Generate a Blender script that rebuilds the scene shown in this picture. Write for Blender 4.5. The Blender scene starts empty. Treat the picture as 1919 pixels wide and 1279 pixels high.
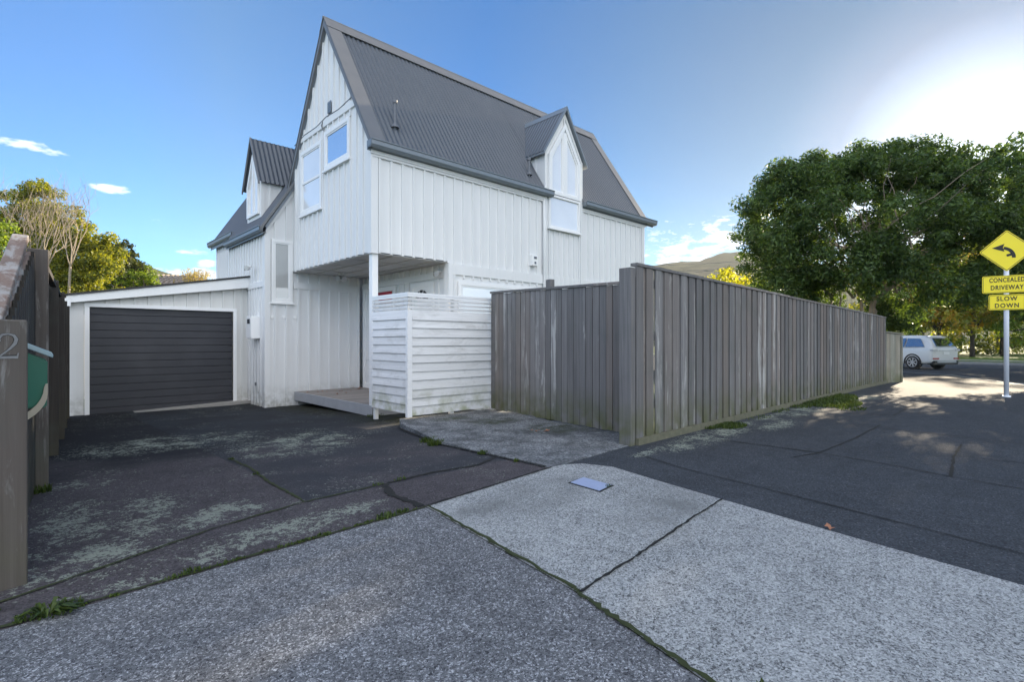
import bpy, bmesh, math, random
import numpy as np
from mathutils import Vector, Matrix
random.seed(7)
rng = np.random.default_rng(11)
S = bpy.context.scene
C = S.collection
R = math.radians

# ------------------------------------------------------------------ camera, sky, sun
cam_d = bpy.data.cameras.new('camera'); cam = bpy.data.objects.new('camera', cam_d); C.objects.link(cam)
cam_d.sensor_width = 36; cam_d.lens = 36 * 978 / 1919
cam_d.clip_start = 0.05; cam_d.clip_end = 5000
cam.location = (0, 0, 1.15); cam.rotation_euler = (R(90), 0, R(-43.23))
S.camera = cam

SUN_AZ = 4.5      # degrees from +x towards +y
SUN_EL = 15.0
W = bpy.data.worlds.new('World'); S.world = W; W.use_nodes = True
wn = W.node_tree.nodes; wl = W.node_tree.links; wn.clear()
w_out = wn.new('ShaderNodeOutputWorld'); w_bg = wn.new('ShaderNodeBackground')
sky = wn.new('ShaderNodeTexSky'); sky.sky_type = 'NISHITA'; sky.sun_disc = False
sky.sun_elevation = R(SUN_EL); sky.sun_rotation = R(90 - SUN_AZ)
sky.altitude = 0; sky.air_density = .8; sky.dust_density = .22; sky.ozone_density = 4.0
w_bg.inputs['Strength'].default_value = 0.05

def site(r, f):
    """ground position r metres to the right and f metres along the viewing axis of the street"""
    return (r * .7286 + f * .6849, -r * .6849 + f * .7286)

def cloud_nodes():
    tc = wn.new('ShaderNodeTexCoord')
    def vec(op, a, b):
        n = wn.new('ShaderNodeVectorMath'); n.operation = op
        for i, q in enumerate((a, b)):
            if isinstance(q, tuple): n.inputs[i].default_value = q
            elif q is not None: wl.new(q, n.inputs[i])
        return n
    def mth(op, a, b=0.0, clamp=False):
        n = wn.new('ShaderNodeMath'); n.operation = op; n.use_clamp = clamp
        for i, q in enumerate((a, b)):
            if isinstance(q, (int, float)): n.inputs[i].default_value = q
            else: wl.new(q, n.inputs[i])
        return n.outputs[0]
    nz = wn.new('ShaderNodeTexNoise'); nz.inputs['Scale'].default_value = 1.0; nz.inputs['Detail'].default_value = 8; nz.inputs['Roughness'].default_value = .62
    st = vec('MULTIPLY', tc.outputs['Generated'], (26, 26, 80)); wl.new(st.outputs[0], nz.inputs['Vector'])
    total = None
    # (bearing right, height) as tangents, half sizes: small separate clouds low over the hills
    for (a, c, ra, rc, k) in ((-.925, .376, .050, .013, 1), (-.880, .366, .035, .013, .9), (-.765, .290, .050, .012, 1), (-.735, .286, .02, .01, .7),
                         (-.672, .232, .025, .007, .45), (-.64, .173, .02, .008, .7), (-.61, .171, .03, .009, .7), (-.66, .135, .05, .012, .7), (-.60, .128, .10, .016, .95),
                         (-.585, .150, .024, .014, .9), (-.70, .125, .05, .012, .8),
                         (.42, .20, .20, .06, .80), (.33, .165, .14, .035, .85), (.95, .40, .12, .05, .6)):
        x, y = site(a, 1.0); d = Vector((x, y, c)).normalized()
        rt = Vector((.7286, -.6849, 0)); up = rt.cross(Vector((-d.x, -d.y, -d.z))).normalized()
        n1 = vec('DOT_PRODUCT', tc.outputs['Generated'], tuple(rt)); n2 = vec('DOT_PRODUCT', tc.outputs['Generated'], (0, 0, 1))
        ln = math.sqrt(a * a + 1 + c * c)
        e1 = mth('MULTIPLY', mth('SUBTRACT', n1.outputs['Value'], a / ln), ln / ra)
        e2 = mth('MULTIPLY', mth('SUBTRACT', n2.outputs['Value'], c / ln), ln / rc)
        # only the half of the sky in front of the street
        rr = mth('ADD', mth('MULTIPLY', e1, e1), mth('MULTIPLY', e2, e2))
        m = mth('SUBTRACT', 1.0, rr, True)
        m = mth('MULTIPLY', m, k)
        total = m if total is None else mth('MAXIMUM', total, m)
    fr = vec('DOT_PRODUCT', tc.outputs['Generated'], (.6849, .7286, 0))
    total = mth('MULTIPLY', total, mth('GREATER_THAN', fr.outputs['Value'], 0.0))
    s = mth('SUBTRACT', mth('ADD', mth('MULTIPLY', total, 1.3), mth('MULTIPLY', nz.outputs[0], 3.6)), 2.5, True)
    s = mth('MULTIPLY', s, 1.0, True)
    s = mth('MULTIPLY', s, mth('GREATER_THAN', total, 0.001))
    # unseen bright cloud added behind the photographer to fill the shaded walls with light
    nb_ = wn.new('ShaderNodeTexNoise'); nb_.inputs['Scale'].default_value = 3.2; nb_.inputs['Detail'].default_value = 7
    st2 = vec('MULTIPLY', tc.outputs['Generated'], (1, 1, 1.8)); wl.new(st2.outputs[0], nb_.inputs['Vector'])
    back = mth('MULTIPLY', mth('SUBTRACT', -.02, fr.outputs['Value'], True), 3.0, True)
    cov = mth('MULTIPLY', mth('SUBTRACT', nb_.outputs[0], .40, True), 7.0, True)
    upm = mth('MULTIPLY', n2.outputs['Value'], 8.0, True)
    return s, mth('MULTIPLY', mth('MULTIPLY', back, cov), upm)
cl, cl_fill = cloud_nodes()
# clear dry-air colouring of the sky by angle from the sun: deep blue opposite, compact pale glow
def sky_colouring():
    v_ = Vector((math.cos(R(SUN_AZ)) * math.cos(R(SUN_EL)), math.sin(R(SUN_AZ)) * math.cos(R(SUN_EL)), math.sin(R(SUN_EL))))
    tc = wn.new('ShaderNodeTexCoord'); dp_ = wn.new('ShaderNodeVectorMath'); dp_.operation = 'DOT_PRODUCT'; wl.new(tc.outputs['Generated'], dp_.inputs[0]); dp_.inputs[1].default_value = tuple(v_)
    mr_ = wn.new('ShaderNodeMapRange'); wl.new(dp_.outputs['Value'], mr_.inputs[0]); mr_.inputs[1].default_value = -1; mr_.inputs[2].default_value = 1
    rp = wn.new('ShaderNodeValToRGB'); wl.new(mr_.outputs[0], rp.inputs[0]); e = rp.color_ramp.elements
    st = [(0, (1.4, 1.65, 1.8)), (.633, (1.42, 1.76, 1.9)), (.694, (1.45, 1.62, 1.55)), (.859, (.12, .76, 1.06)), (.942, (.15, .56, .68)), (.982, (.16, .40, .47)), (.993, (.42, .47, .48)), (1, (1.0, .97, .9))]
    while len(e) < len(st): e.new(.5)
    for q, (p_, c_) in zip(e, st): q.position = p_; q.color = (*[k / 2 for k in c_], 1)
    m1 = wn.new('ShaderNodeVectorMath'); m1.operation = 'MULTIPLY'; wl.new(sky.outputs[0], m1.inputs[0]); wl.new(rp.outputs[0], m1.inputs[1])
    m2 = wn.new('ShaderNodeVectorMath'); m2.operation = 'SCALE'; wl.new(m1.outputs[0], m2.inputs[0]); m2.inputs['Scale'].default_value = 2.0
    return m2.outputs[0]
sky_col = sky_colouring()
mx = wn.new('ShaderNodeMix'); mx.data_type = 'RGBA'; mx.blend_type = 'MIX'
wl.new(cl, mx.inputs['Factor']); wl.new(sky_col, mx.inputs[6]); mx.inputs[7].default_value = (9.5, 9.6, 9.8, 1)
mx2 = wn.new('ShaderNodeMix'); mx2.data_type = 'RGBA'; wl.new(cl_fill, mx2.inputs['Factor']); wl.new(mx.outputs[2], mx2.inputs[6]); mx2.inputs[7].default_value = (17.5, 17.5, 17.5, 1)
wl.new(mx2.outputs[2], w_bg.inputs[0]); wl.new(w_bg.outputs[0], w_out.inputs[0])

sd = bpy.data.lights.new('sun', 'SUN'); sd.energy = 5.0; sd.angle = R(.5); sd.color = (1, .84, .62)
sun = bpy.data.objects.new('sun', sd); C.objects.link(sun)
sv = Vector((math.cos(R(SUN_AZ)) * math.cos(R(SUN_EL)), math.sin(R(SUN_AZ)) * math.cos(R(SUN_EL)), math.sin(R(SUN_EL))))
sun.rotation_euler = sv.to_track_quat('Z', 'Y').to_euler(); sun.location = (30, 4, 30)

S.render.engine = 'CYCLES'
S.view_settings.view_transform = 'Standard'; S.view_settings.look = 'None'; S.view_settings.gamma = 1
S.view_settings.exposure = 1.92
S.cycles.max_bounces = 6; S.cycles.transparent_max_bounces = 6

# ------------------------------------------------------------------ material helpers
class M:
    def __init__(s, name, rough=.6, spec=.4, metal=0.0):
        s.m = bpy.data.materials.new(name); s.m.use_nodes = True
        s.t = s.m.node_tree; s.n = s.t.nodes; s.l = s.t.links
        s.b = s.n['Principled BSDF']; s.out = s.n['Material Output']
        s.b.inputs['Roughness'].default_value = rough; s.b.inputs['Specular IOR Level'].default_value = spec
        s.b.inputs['Metallic'].default_value = metal
        s.g = s.n.new('ShaderNodeNewGeometry')
        s.pos = s.g.outputs['Position']; s.isl = s.g.outputs['Random Per Island']
    def put(s, sock, v):
        if isinstance(v, (int, float)): sock.default_value = v
        elif isinstance(v, tuple): sock.default_value = v if len(v) == 4 or sock.type == 'VECTOR' else (*v, 1)
        else: s.l.new(v, sock)
    def scaled(s, k, src=None):
        n = s.n.new('ShaderNodeVectorMath'); n.operation = 'MULTIPLY'; s.l.new(src or s.pos, n.inputs[0]); n.inputs[1].default_value = k; return n.outputs[0]
    def noise(s, scale, detail=4, rough=.55, vec=None, dist=0):
        n = s.n.new('ShaderNodeTexNoise'); n.inputs['Scale'].default_value = scale; n.inputs['Detail'].default_value = detail
        n.inputs['Roughness'].default_value = rough; n.inputs['Distortion'].default_value = dist
        s.l.new(vec or s.pos, n.inputs['Vector']); return n.outputs[0]
    def vor(s, scale, out='Color', feat='F1', vec=None):
        n = s.n.new('ShaderNodeTexVoronoi'); n.feature = feat; n.inputs['Scale'].default_value = scale
        s.l.new(vec or s.pos, n.inputs['Vector']); return n.outputs[out]
    def ramp(s, fac, stops, interp='LINEAR'):
        n = s.n.new('ShaderNodeValToRGB'); n.color_ramp.interpolation = interp
        e = n.color_ramp.elements
        while len(e) < len(stops): e.new(.5)
        for q, (p, c) in zip(e, stops):
            q.position = p; q.color = (c, c, c, 1) if isinstance(c, (int, float)) else (*c, 1)
        s.l.new(fac, n.inputs[0]); return n.outputs[0]
    def mix(s, f, a, b, mode='MIX'):
        n = s.n.new('ShaderNodeMix'); n.data_type = 'RGBA'; n.blend_type = mode
        s.put(n.inputs['Factor'], f); s.put(n.inputs[6], a); s.put(n.inputs[7], b); return n.outputs[2]
    def math(s, op, a, b=0.0, clamp=False):
        n = s.n.new('ShaderNodeMath'); n.operation = op; n.use_clamp = clamp
        s.put(n.inputs[0], a); s.put(n.inputs[1], b); return n.outputs[0]
    def sep(s, i, src=None):
        n = s.n.new('ShaderNodeSeparateXYZ'); s.l.new(src or s.pos, n.inputs[0]); return n.outputs[i]
    def rng(s, v, a, b, c=0.0, d=1.0):
        n = s.n.new('ShaderNodeMapRange'); s.put(n.inputs[0], v)
        for i, q in enumerate((a, b, c, d)): n.inputs[i + 1].default_value = q
        return n.outputs[0]
    def spot(s, cx, cy, rx, ry, ang=0.0):
        """soft elliptical stain of its own place on the ground: 1 in the middle, 0 at the rim"""
        x = s.math('SUBTRACT', s.sep(0), cx); y = s.math('SUBTRACT', s.sep(1), cy)
        ca, sa = math.cos(ang), math.sin(ang)
        u = s.math('ADD', s.math('MULTIPLY', x, ca / rx), s.math('MULTIPLY', y, sa / rx))
        v = s.math('ADD', s.math('MULTIPLY', x, -sa / ry), s.math('MULTIPLY', y, ca / ry))
        d = s.math('ADD', s.math('MULTIPLY', u, u), s.math('MULTIPLY', v, v))
        return s.math('SUBTRACT', 1.0, d, True)
    def bump(s, h, strength=.4, dist=.01):
        n = s.n.new('ShaderNodeBump'); n.inputs['Strength'].default_value = strength; n.inputs['Distance'].default_value = dist
        s.l.new(h, n.inputs['Height']); s.l.new(n.outputs[0], s.b.inputs['Normal'])
    def col(s, c):
        s.put(s.b.inputs['Base Color'], c); return s.m

def plain(name, c, rough=.6, spec=.4, metal=0.0, var=.06, vs=3):
    m = M(name, rough, spec, metal)
    n = m.noise(vs, 5)
    return m.col(m.mix(n, tuple(q * (1 - var) for q in c), tuple(q * (1 + var) for q in c)))

def wall_paint(name, c, dirt=(.36, .35, .31)):
    m = M(name, .55, .3)
    streak = m.noise(1.0, 5, .6, m.scaled((14, 14, 1.2)))
    blot = m.noise(1.3, 4)
    col = m.mix(m.ramp(streak, ((.3, 0), (.75, 1))), tuple(q * .96 for q in c), tuple(q * 1.02 for q in c))
    col = m.mix(m.math('MULTIPLY', m.ramp(blot, ((.5, 0), (.8, 1))), .2), col, tuple(q * .86 for q in c))
    low = m.rng(m.sep(2), -.25, .25, 1, 0)
    f = m.math('MULTIPLY', low, m.ramp(m.noise(9, 4), ((.35, 0), (.65, .9))), True)
    col = m.mix(f, col, dirt)
    m.bump(m.noise(60, 3, .6, m.scaled((3, 3, .3))), .25, .003)
    return m.col(col)

MAT = {}
MAT['wall'] = wall_paint('painted_board', (.76, .765, .76))
MAT['wall2'] = wall_paint('painted_board_garage', (.72, .715, .69))
MAT['trim'] = plain('white_trim', (.84, .84, .83), .4, .4, var=.03)
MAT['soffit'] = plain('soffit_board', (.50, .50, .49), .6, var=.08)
MAT['gutter'] = plain('grey_gutter', (.19, .22, .25), .35, .5, var=.06)
MAT['black'] = plain('black_plastic', (.015, .015, .017), .4)
MAT['rubber'] = plain('rubber', (.02, .02, .02), .8)
MAT['deckgap'] = plain('dark_void', (.02, .02, .02), .9)
MAT['pipe'] = plain('grey_pipe', (.14, .15, .17), .45)
MAT['red'] = plain('red_sheet', (.4, .02, .04), .6)
MAT['lamp'] = plain('lamp_white', (.7, .7, .68), .3)
MAT['lens'] = plain('lamp_glass', (.45, .45, .45), .1, .8)

def roof_mat():
    m = M('corrugated_iron', .3, .6, 0)
    n = m.noise(.8, 4); n2 = m.noise(14, 3)
    c = m.mix(n, (.066, .078, .094), (.088, .10, .118))
    c = m.mix(m.ramp(n2, ((.55, 0), (.8, .25))), c, (.16, .165, .17))
    m.put(m.b.inputs['Roughness'], m.rng(n2, .3, .7, .34, .44))
    return m.col(c)
MAT['roof'] = roof_mat()

def flash_mat():
    m = M('flashing', .45, .5, .1)
    return m.col(m.mix(m.noise(5, 5), (.14, .145, .155), (.19, .19, .19)))
MAT['flash'] = flash_mat()

def glass_mat(name, tint, body, k=.55):
    m = M(name, .04, .8)
    m.col(m.mix(m.noise(2.2, 3), tuple(q * .85 for q in body), body))
    gl = m.n.new('ShaderNodeBsdfGlossy'); gl.inputs['Color'].default_value = (*tint, 1); gl.inputs['Roughness'].default_value = .02
    lw = m.n.new('ShaderNodeLayerWeight'); lw.inputs[0].default_value = k
    mxs = m.n.new('ShaderNodeMixShader')
    f = m.math('MAXIMUM', lw.outputs['Fresnel'], k * .8)
    m.l.new(f, mxs.inputs[0]); m.l.new(m.b.outputs[0], mxs.inputs[1]); m.l.new(gl.outputs[0], mxs.inputs[2])
    m.l.new(mxs.outputs[0], m.out.inputs[0]); return m.m
MAT['glass_blind'] = glass_mat('glass_with_blind', (.9, .95, 1), (.88, .88, .87), .15)
MAT['glass'] = glass_mat('window_glass', (.9, .95, 1), (.36, .42, .48), .7)
MAT['glass_frost'] = glass_mat('frosted_glass', (.8, .85, .9), (.50, .51, .50), .08)
MAT['glass_dark'] = glass_mat('dark_glass', (.8, .9, 1), (.03, .035, .04), .45)

def fence_mat(name, c0, c1, pale, green=.5, axis=2, base=0.0, worn=.62):
    m = M(name, .75, .25)
    sc = [34, 34, 34]; sc[axis] = .9
    g = m.noise(1.0, 6, .65, m.scaled(tuple(sc)), .6)
    sc2 = [9, 9, 9]; sc2[axis] = 1.1
    w = m.noise(1.0, 6, .7, m.scaled(tuple(sc2)), .4)
    c = m.mix(m.ramp(g, ((.3, 0), (.7, 1))), c0, c1)
    hue = m.math('FRACT', m.math('MULTIPLY', m.isl, 7.3))
    c = m.mix(m.ramp(hue, ((.45, 0), (1, .5))), c, tuple(q * w_ for q, w_ in zip(c1, (1.02, .84, .70))))
    isl = m.ramp(m.isl, ((0, .74), (1, 1.22)))
    c = m.mix(1.0, c, isl, 'MULTIPLY')
    lift = m.math('ADD', w, m.math('MULTIPLY', m.math('SUBTRACT', m.isl, .5), .26))
    c = m.mix(m.ramp(lift, ((worn, 0), (worn + .1, .8))), c, pale)
    low = m.rng(m.sep(2), base, base + .55, 1, 0)
    f = m.math('MULTIPLY', m.math('MULTIPLY', low, green), m.ramp(m.noise(5, 5), ((.3, 0), (.6, 1.0))), True)
    c = m.mix(f, c, (.10, .105, .045))
    c = m.mix(m.ramp(m.noise(2.1, 5), ((.5, 0), (.75, .35))), c, (.085, .10, .085))
    m.bump(g, .6, .004)
    return m.col(c)
MAT['fence'] = fence_mat('weathered_grey_fence', (.125, .120, .12), (.215, .205, .20), (.44, .43, .41), 1.0, worn=.62)
MAT['fence_old'] = fence_mat('old_pale_fence', (.17, .17, .14), (.28, .27, .23), (.4, .39, .35), .8)
MAT['fence_dark'] = fence_mat('dark_stained_wood', (.028, .026, .024), (.055, .05, .045), (.12, .11, .10), .2, worn=.72)
MAT['post_wood'] = fence_mat('grey_post_wood', (.062, .056, .052), (.115, .105, .098), (.26, .25, .24), .25, axis=2, worn=.63)
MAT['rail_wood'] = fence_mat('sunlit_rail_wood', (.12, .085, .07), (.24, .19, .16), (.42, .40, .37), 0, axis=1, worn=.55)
MAT['cream'] = plain('cream_plastic', (.42, .38, .30), .5)
MAT['green'] = plain('green_enamel', (.012, .13, .085), .35, .5, var=.15)
MAT['lid'] = plain('pale_blue_lid', (.30, .42, .46), .3, .6, var=.1)

def screen_mat(name, axis):
    m = M(name, .65, .3)
    sc = [26, 26, 26]; sc[axis] = 1.3
    g = m.noise(1.0, 6, .65, m.scaled(tuple(sc)), .5)
    c = m.mix(m.ramp(g, ((.3, 0), (.7, 1))), (.70, .70, .69), (.82, .82, .81))
    c = m.mix(1.0, c, m.ramp(m.isl, ((0, .86), (1, 1.04))), 'MULTIPLY')
    sc2 = [6, 6, 6]; sc2[axis] = 2.2
    w = m.noise(1.0, 6, .7, m.scaled(tuple(sc2)), .8)
    c = m.mix(m.ramp(w, ((.52, 0), (.70, .5))), c, (.42, .41, .38))
    low = m.rng(m.sep(2), .0, .5, 1, 0)
    f = m.math('MULTIPLY', low, m.ramp(m.noise(4.5, 5), ((.42, 0), (.62, .85))), True)
    c = m.mix(f, c, (.27, .29, .13))
    m.bump(g, .5, .003)
    return m.col(c)
MAT['screen_y'] = screen_mat('weathered_white_board_side', 1)
MAT['screen_x'] = screen_mat('weathered_white_board_front', 0)

def deck_mat():
    m = M('deck_timber', .7, .3)
    g = m.noise(1.0, 6, .65, m.scaled((3, 40, 40)))
    c = m.mix(g, (.17, .15, .135), (.30, .27, .25))
    c = m.mix(1.0, c, m.ramp(m.isl, ((0, .8), (1, 1.2))), 'MULTIPLY')
    return m.col(c)
MAT['deck'] = deck_mat()

def garage_door_mat():
    m = M('charcoal_door', .42, .45)
    n = m.noise(1.0, 5, .6, m.scaled((1.6, 1, 14)))
    c = m.mix(n, (.020, .022, .028), (.042, .044, .054))
    c = m.mix(m.math('MULTIPLY', m.ramp(m.noise(1.4, 5, .6), ((.48, 0), (.75, 1))), .55), c, (.06, .062, .072))
    m.put(m.b.inputs['Roughness'], m.rng(n, .3, .7, .38, .6))
    return m.col(c)
MAT['gdoor'] = garage_door_mat()

def aggregate(name, lo, mid, hi, scale, holes, moss=None, pebble=.5, extra=None):
    """ground-up concrete: pebbles from two voronoi layers, blotches, stains with a place of their own"""
    m = M(name, .85, .25)
    wob = m.n.new('ShaderNodeVectorMath'); wob.operation = 'ADD'
    wn_ = m.n.new('ShaderNodeTexNoise'); wn_.inputs['Scale'].default_value = 40; m.l.new(m.pos, wn_.inputs['Vector'])
    sc_ = m.n.new('ShaderNodeVectorMath'); sc_.operation = 'MULTIPLY'; m.l.new(wn_.outputs['Color'], sc_.inputs[0]); sc_.inputs[1].default_value = (.022, .022, .022)
    m.l.new(m.pos, wob.inputs[0]); m.l.new(sc_.outputs[0], wob.inputs[1])
    v1 = m.sep(0, m.vor(scale, vec=wob.outputs[0])); v2 = m.sep(1, m.vor(scale * 2.3, vec=wob.outputs[0]))
    f = m.math('ADD', m.math('MULTIPLY', v1, .58), m.math('MULTIPLY', v2, .42))
    blot = m.noise(1.6, 6, .62); blot2 = m.noise(7, 5, .6)
    f = m.math('ADD', f, m.math('MULTIPLY', m.math('SUBTRACT', blot, .5), .32))
    f = m.math('ADD', f, m.math('MULTIPLY', m.math('SUBTRACT', blot2, .5), .34))
    c = m.ramp(f, tuple(zip(holes, (lo, mid, tuple(q * 1.18 for q in mid), hi))))
    if extra: c = extra(m, c)
    m.bump(f, pebble, .004)
    return m.col(c)

def lightx(m, c):
    for (cx, cy, rx, ry, a) in ((2.75, 2.7, .9, .35, .1), (2.3, 2.75, .25, .15, 0), (3.3, 1.9, .8, .4, .3)):
        s = m.math('MULTIPLY', m.spot(cx, cy, rx, ry, a), m.ramp(m.noise(3.5, 5), ((.35, 0), (.65, .75))))
        c = m.mix(s, c, (.15, .155, .15))
    return c
MAT['agg_dark'] = aggregate('dark_exposed_aggregate', (.035, .036, .040), (.13, .133, .138), (.50, .51, .52), 125, (.16, .36, .66, .90))
MAT['agg_light'] = aggregate('light_exposed_aggregate', (.07, .073, .075), (.30, .31, .305), (.54, .55, .54), 125, (.18, .42, .64, .86), extra=lightx)

def pathx(m, c):
    s = m.ramp(m.noise(2.4, 7, .7, None, .5), ((.44, 0), (.62, .72)))
    c = m.mix(s, c, (.045, .048, .05))
    for (cx, cy, rx, ry) in ((4.9, 5.6, .5, .35), (5.1, 4.6, .5, .5), (4.6, 6.2, .4, .2)):
        q = m.math('MULTIPLY', m.spot(cx, cy, rx, ry), m.ramp(m.noise(7, 5), ((.4, 0), (.6, .9))))
        c = m.mix(q, c, (.03, .04, .012))
    return c
MAT['path'] = aggregate('mossy_path_concrete', (.07, .075, .08), (.17, .18, .185), (.33, .34, .35), 60, (.2, .45, .6, .85), extra=pathx)

def lichen(m, c, spots, col=(.30, .33, .27), fine=24, cover=1.0, bg=.36):
    tot = None
    for q in spots:
        s = m.spot(*q); tot = s if tot is None else m.math('MAXIMUM', tot, s)
    wv = m.n.new('ShaderNodeVectorMath'); wv.operation = 'ADD'; nt = m.n.new('ShaderNodeTexNoise'); nt.inputs['Scale'].default_value = 34; nt.inputs['Detail'].default_value = 4; m.l.new(m.pos, nt.inputs['Vector'])
    m.l.new(m.pos, wv.inputs[0]); m.l.new(m.scaled((.05, .05, .05), nt.outputs['Color']), wv.inputs[1])
    cell = m.math('ADD', m.math('MULTIPLY', m.sep(0, m.vor(46, vec=wv.outputs[0])), .55), m.math('MULTIPLY', m.sep(1, m.vor(130, vec=wv.outputs[0])), .45))
    patch = m.ramp(m.noise(3.2, 7, .7), ((.38, .12), (.62, 1.25)))
    prob = m.math('MULTIPLY', m.math('POWER', tot, .8), patch)
    prob = m.math('MAXIMUM', m.math('MULTIPLY', prob, .72 * cover), m.ramp(m.noise(1.9, 5, .65), ((.42, .0), (.70, bg))))
    f = m.math('MULTIPLY', m.math('MULTIPLY', m.math('SUBTRACT', prob, cell, True), 9.0, True), .82)
    cc = m.mix(m.noise(30, 3), tuple(q * .75 for q in col), tuple(q * 1.15 for q in col))
    return m.mix(f, c, cc)

def asphalt(name, base, spots, ext=None, bg=.36):
    m = M(name, .9, .12)
    v = m.sep(0, m.vor(120)); n = m.noise(1.1, 6, .6); n2 = m.noise(6, 5)
    c = m.mix(n, tuple(q * .72 for q in base), tuple(q * 1.3 for q in base))
    c = m.mix(m.ramp(v, ((.0, .55), (1, 1.35))), (0, 0, 0), c, 'MULTIPLY') if False else m.mix(1.0, c, m.ramp(v, ((.0, .6), (1, 1.4))), 'MULTIPLY')
    c = m.mix(m.math('MULTIPLY', m.ramp(v, ((.965, 0), (.975, 1)), 'CONSTANT'), .3), c, (.25, .25, .25))
    c = m.mix(m.ramp(n2, ((.45, 0), (.7, .4))), c, tuple(q * .6 for q in base))
    if ext: c = ext(m, c)
    if spots: c = lichen(m, c, spots, bg=bg)
    m.bump(v, .5, .003)
    return m.col(c)

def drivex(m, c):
    # brown-purple worn part on the street side, darker part towards the garage, a smoother patch on the right
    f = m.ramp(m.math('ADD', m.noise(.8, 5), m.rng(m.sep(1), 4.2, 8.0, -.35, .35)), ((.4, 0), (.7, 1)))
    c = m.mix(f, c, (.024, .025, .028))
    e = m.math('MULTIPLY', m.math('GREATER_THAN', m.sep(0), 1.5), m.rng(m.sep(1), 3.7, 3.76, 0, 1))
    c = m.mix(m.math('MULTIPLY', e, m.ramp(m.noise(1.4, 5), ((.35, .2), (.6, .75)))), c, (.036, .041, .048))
    # thin scattering of grey lichen everywhere
    sc = m.ramp(m.math('ADD', m.math('MULTIPLY', m.noise(34, 6, .8), .65), m.math('MULTIPLY', m.noise(1.7, 4), .5)), ((.70, 0), (.78, .55)))
    c = m.mix(sc, c, (.20, .22, .21))
    # moss and earth along the foot of the house
    k = m.math('MULTIPLY', m.spot(4.3, 10.2, .75, 2.6), m.ramp(m.noise(6, 5), ((.3, 0), (.6, 1))))
    c = m.mix(k, c, (.022, .022, .010))
    k = m.math('MULTIPLY', m.spot(4.4, 7.4, .8, 1.1), m.ramp(m.noise(6, 5), ((.3, 0), (.6, 1))))
    return m.mix(k, c, (.020, .024, .010))
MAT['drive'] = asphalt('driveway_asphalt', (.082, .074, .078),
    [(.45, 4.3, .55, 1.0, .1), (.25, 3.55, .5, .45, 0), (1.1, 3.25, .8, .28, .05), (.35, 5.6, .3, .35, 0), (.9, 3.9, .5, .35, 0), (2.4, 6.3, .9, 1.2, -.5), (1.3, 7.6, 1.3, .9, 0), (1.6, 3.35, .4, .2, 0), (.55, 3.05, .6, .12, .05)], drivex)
MAT['footpath'] = asphalt('footpath_asphalt', (.056, .062, .070),
    [(6.3, 2.95, 1.5, .34, .04), (5.2, 2.9, .6, .26, 0), (9.2, 2.95, 1.5, .28, .02), (7.6, 2.7, .9, .25, 0), (4.6, 2.95, .35, .1, 0), (12.2, 2.9, 1.4, .4, 0), (9.0, 3.1, 4.5, .14, .01)], None, .10)
MAT['road'] = asphalt('road_asphalt', (.075, .077, .08), [])
MAT['kerb'] = plain('kerb_concrete', (.30, .29, .27), .85, var=.2, vs=8)
MAT['paint'] = plain('road_paint', (.72, .72, .70), .6, var=.1, vs=9)
MAT['moss'] = plain('moss', (.035, .045, .014), .95, var=.5, vs=40)
MAT['crack'] = plain('crack_dirt', (.018, .018, .016), .95, var=.5, vs=40)
MAT['plinth'] = plain('mossy_plinth', (.13, .125, .085), .9, var=.4, vs=12)

def ground_mat():
    m = M('meadow', .95, .1)
    return m.col(m.mix(m.noise(.25, 7, .65), (.035, .055, .016), (.075, .10, .03)))
MAT['ground'] = ground_mat()
def lawn_mat():
    m = M('lawn', .95, .1)
    return m.col(m.mix(m.noise(2.5, 6, .65), (.05, .085, .015), (.10, .15, .03)))
MAT['lawn'] = lawn_mat()

def leaf_mat(name, a, b, trans=.35, c3=None):
    m = M(name, .5, .35)
    isl = m.isl; cl_ = m.noise(.9, 3)
    c = m.mix(m.ramp(m.math('ADD', m.math('MULTIPLY', isl, .6), m.math('MULTIPLY', cl_, .4)), ((.25, 0), (.75, 1))), a, b)
    if c3: c = m.mix(m.ramp(m.noise(1.3, 3), ((.52, 0), (.62, .9))), c, c3)
    m.put(m.b.inputs['Base Color'], c)
    tr = m.n.new('ShaderNodeBsdfTranslucent'); m.put(tr.inputs[0], m.mix(1.0, c, (1.9, 1.7, .55), 'MULTIPLY'))
    ms = m.n.new('ShaderNodeMixShader'); ms.inputs[0].default_value = trans
    m.l.new(m.b.outputs[0], ms.inputs[1]); m.l.new(tr.outputs[0], ms.inputs[2]); m.l.new(ms.outputs[0], m.out.inputs[0])
    return m.m
MAT['leaf_big'] = leaf_mat('glossy_dark_leaf', (.032, .062, .020), (.10, .165, .045), .38)
MAT['leaf_yellow'] = leaf_mat('yellow_green_leaf', (.18, .22, .02), (.42, .42, .05), .55)
MAT['leaf_olive'] = leaf_mat('olive_leaf', (.05, .08, .012), (.26, .27, .03), .45)
MAT['leaf_dark'] = leaf_mat('dark_leaf', (.02, .035, .012), (.075, .09, .02), .3)
MAT['leaf_fresh'] = leaf_mat('fresh_leaf', (.06, .11, .015), (.19, .27, .04), .45)
MAT['leaf_autumn'] = leaf_mat('autumn_leaf', (.16, .20, .03), (.38, .36, .05), .5, (.50, .30, .05))
MAT['leaf_plume'] = leaf_mat('plume_leaf', (.20, .15, .03), (.36, .30, .06), .4)
MAT['leaf_hill'] = leaf_mat('bush_leaf', (.018, .030, .014), (.04, .055, .02), .2)
MAT['bark'] = plain('bark', (.14, .115, .085), .9, var=.35, vs=6)
MAT['bark_pale'] = plain('pale_bark', (.27, .22, .165), .9, var=.3, vs=6)
MAT['bark_dark'] = plain('dark_bark', (.05, .04, .03), .9, var=.35, vs=6)
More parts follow.
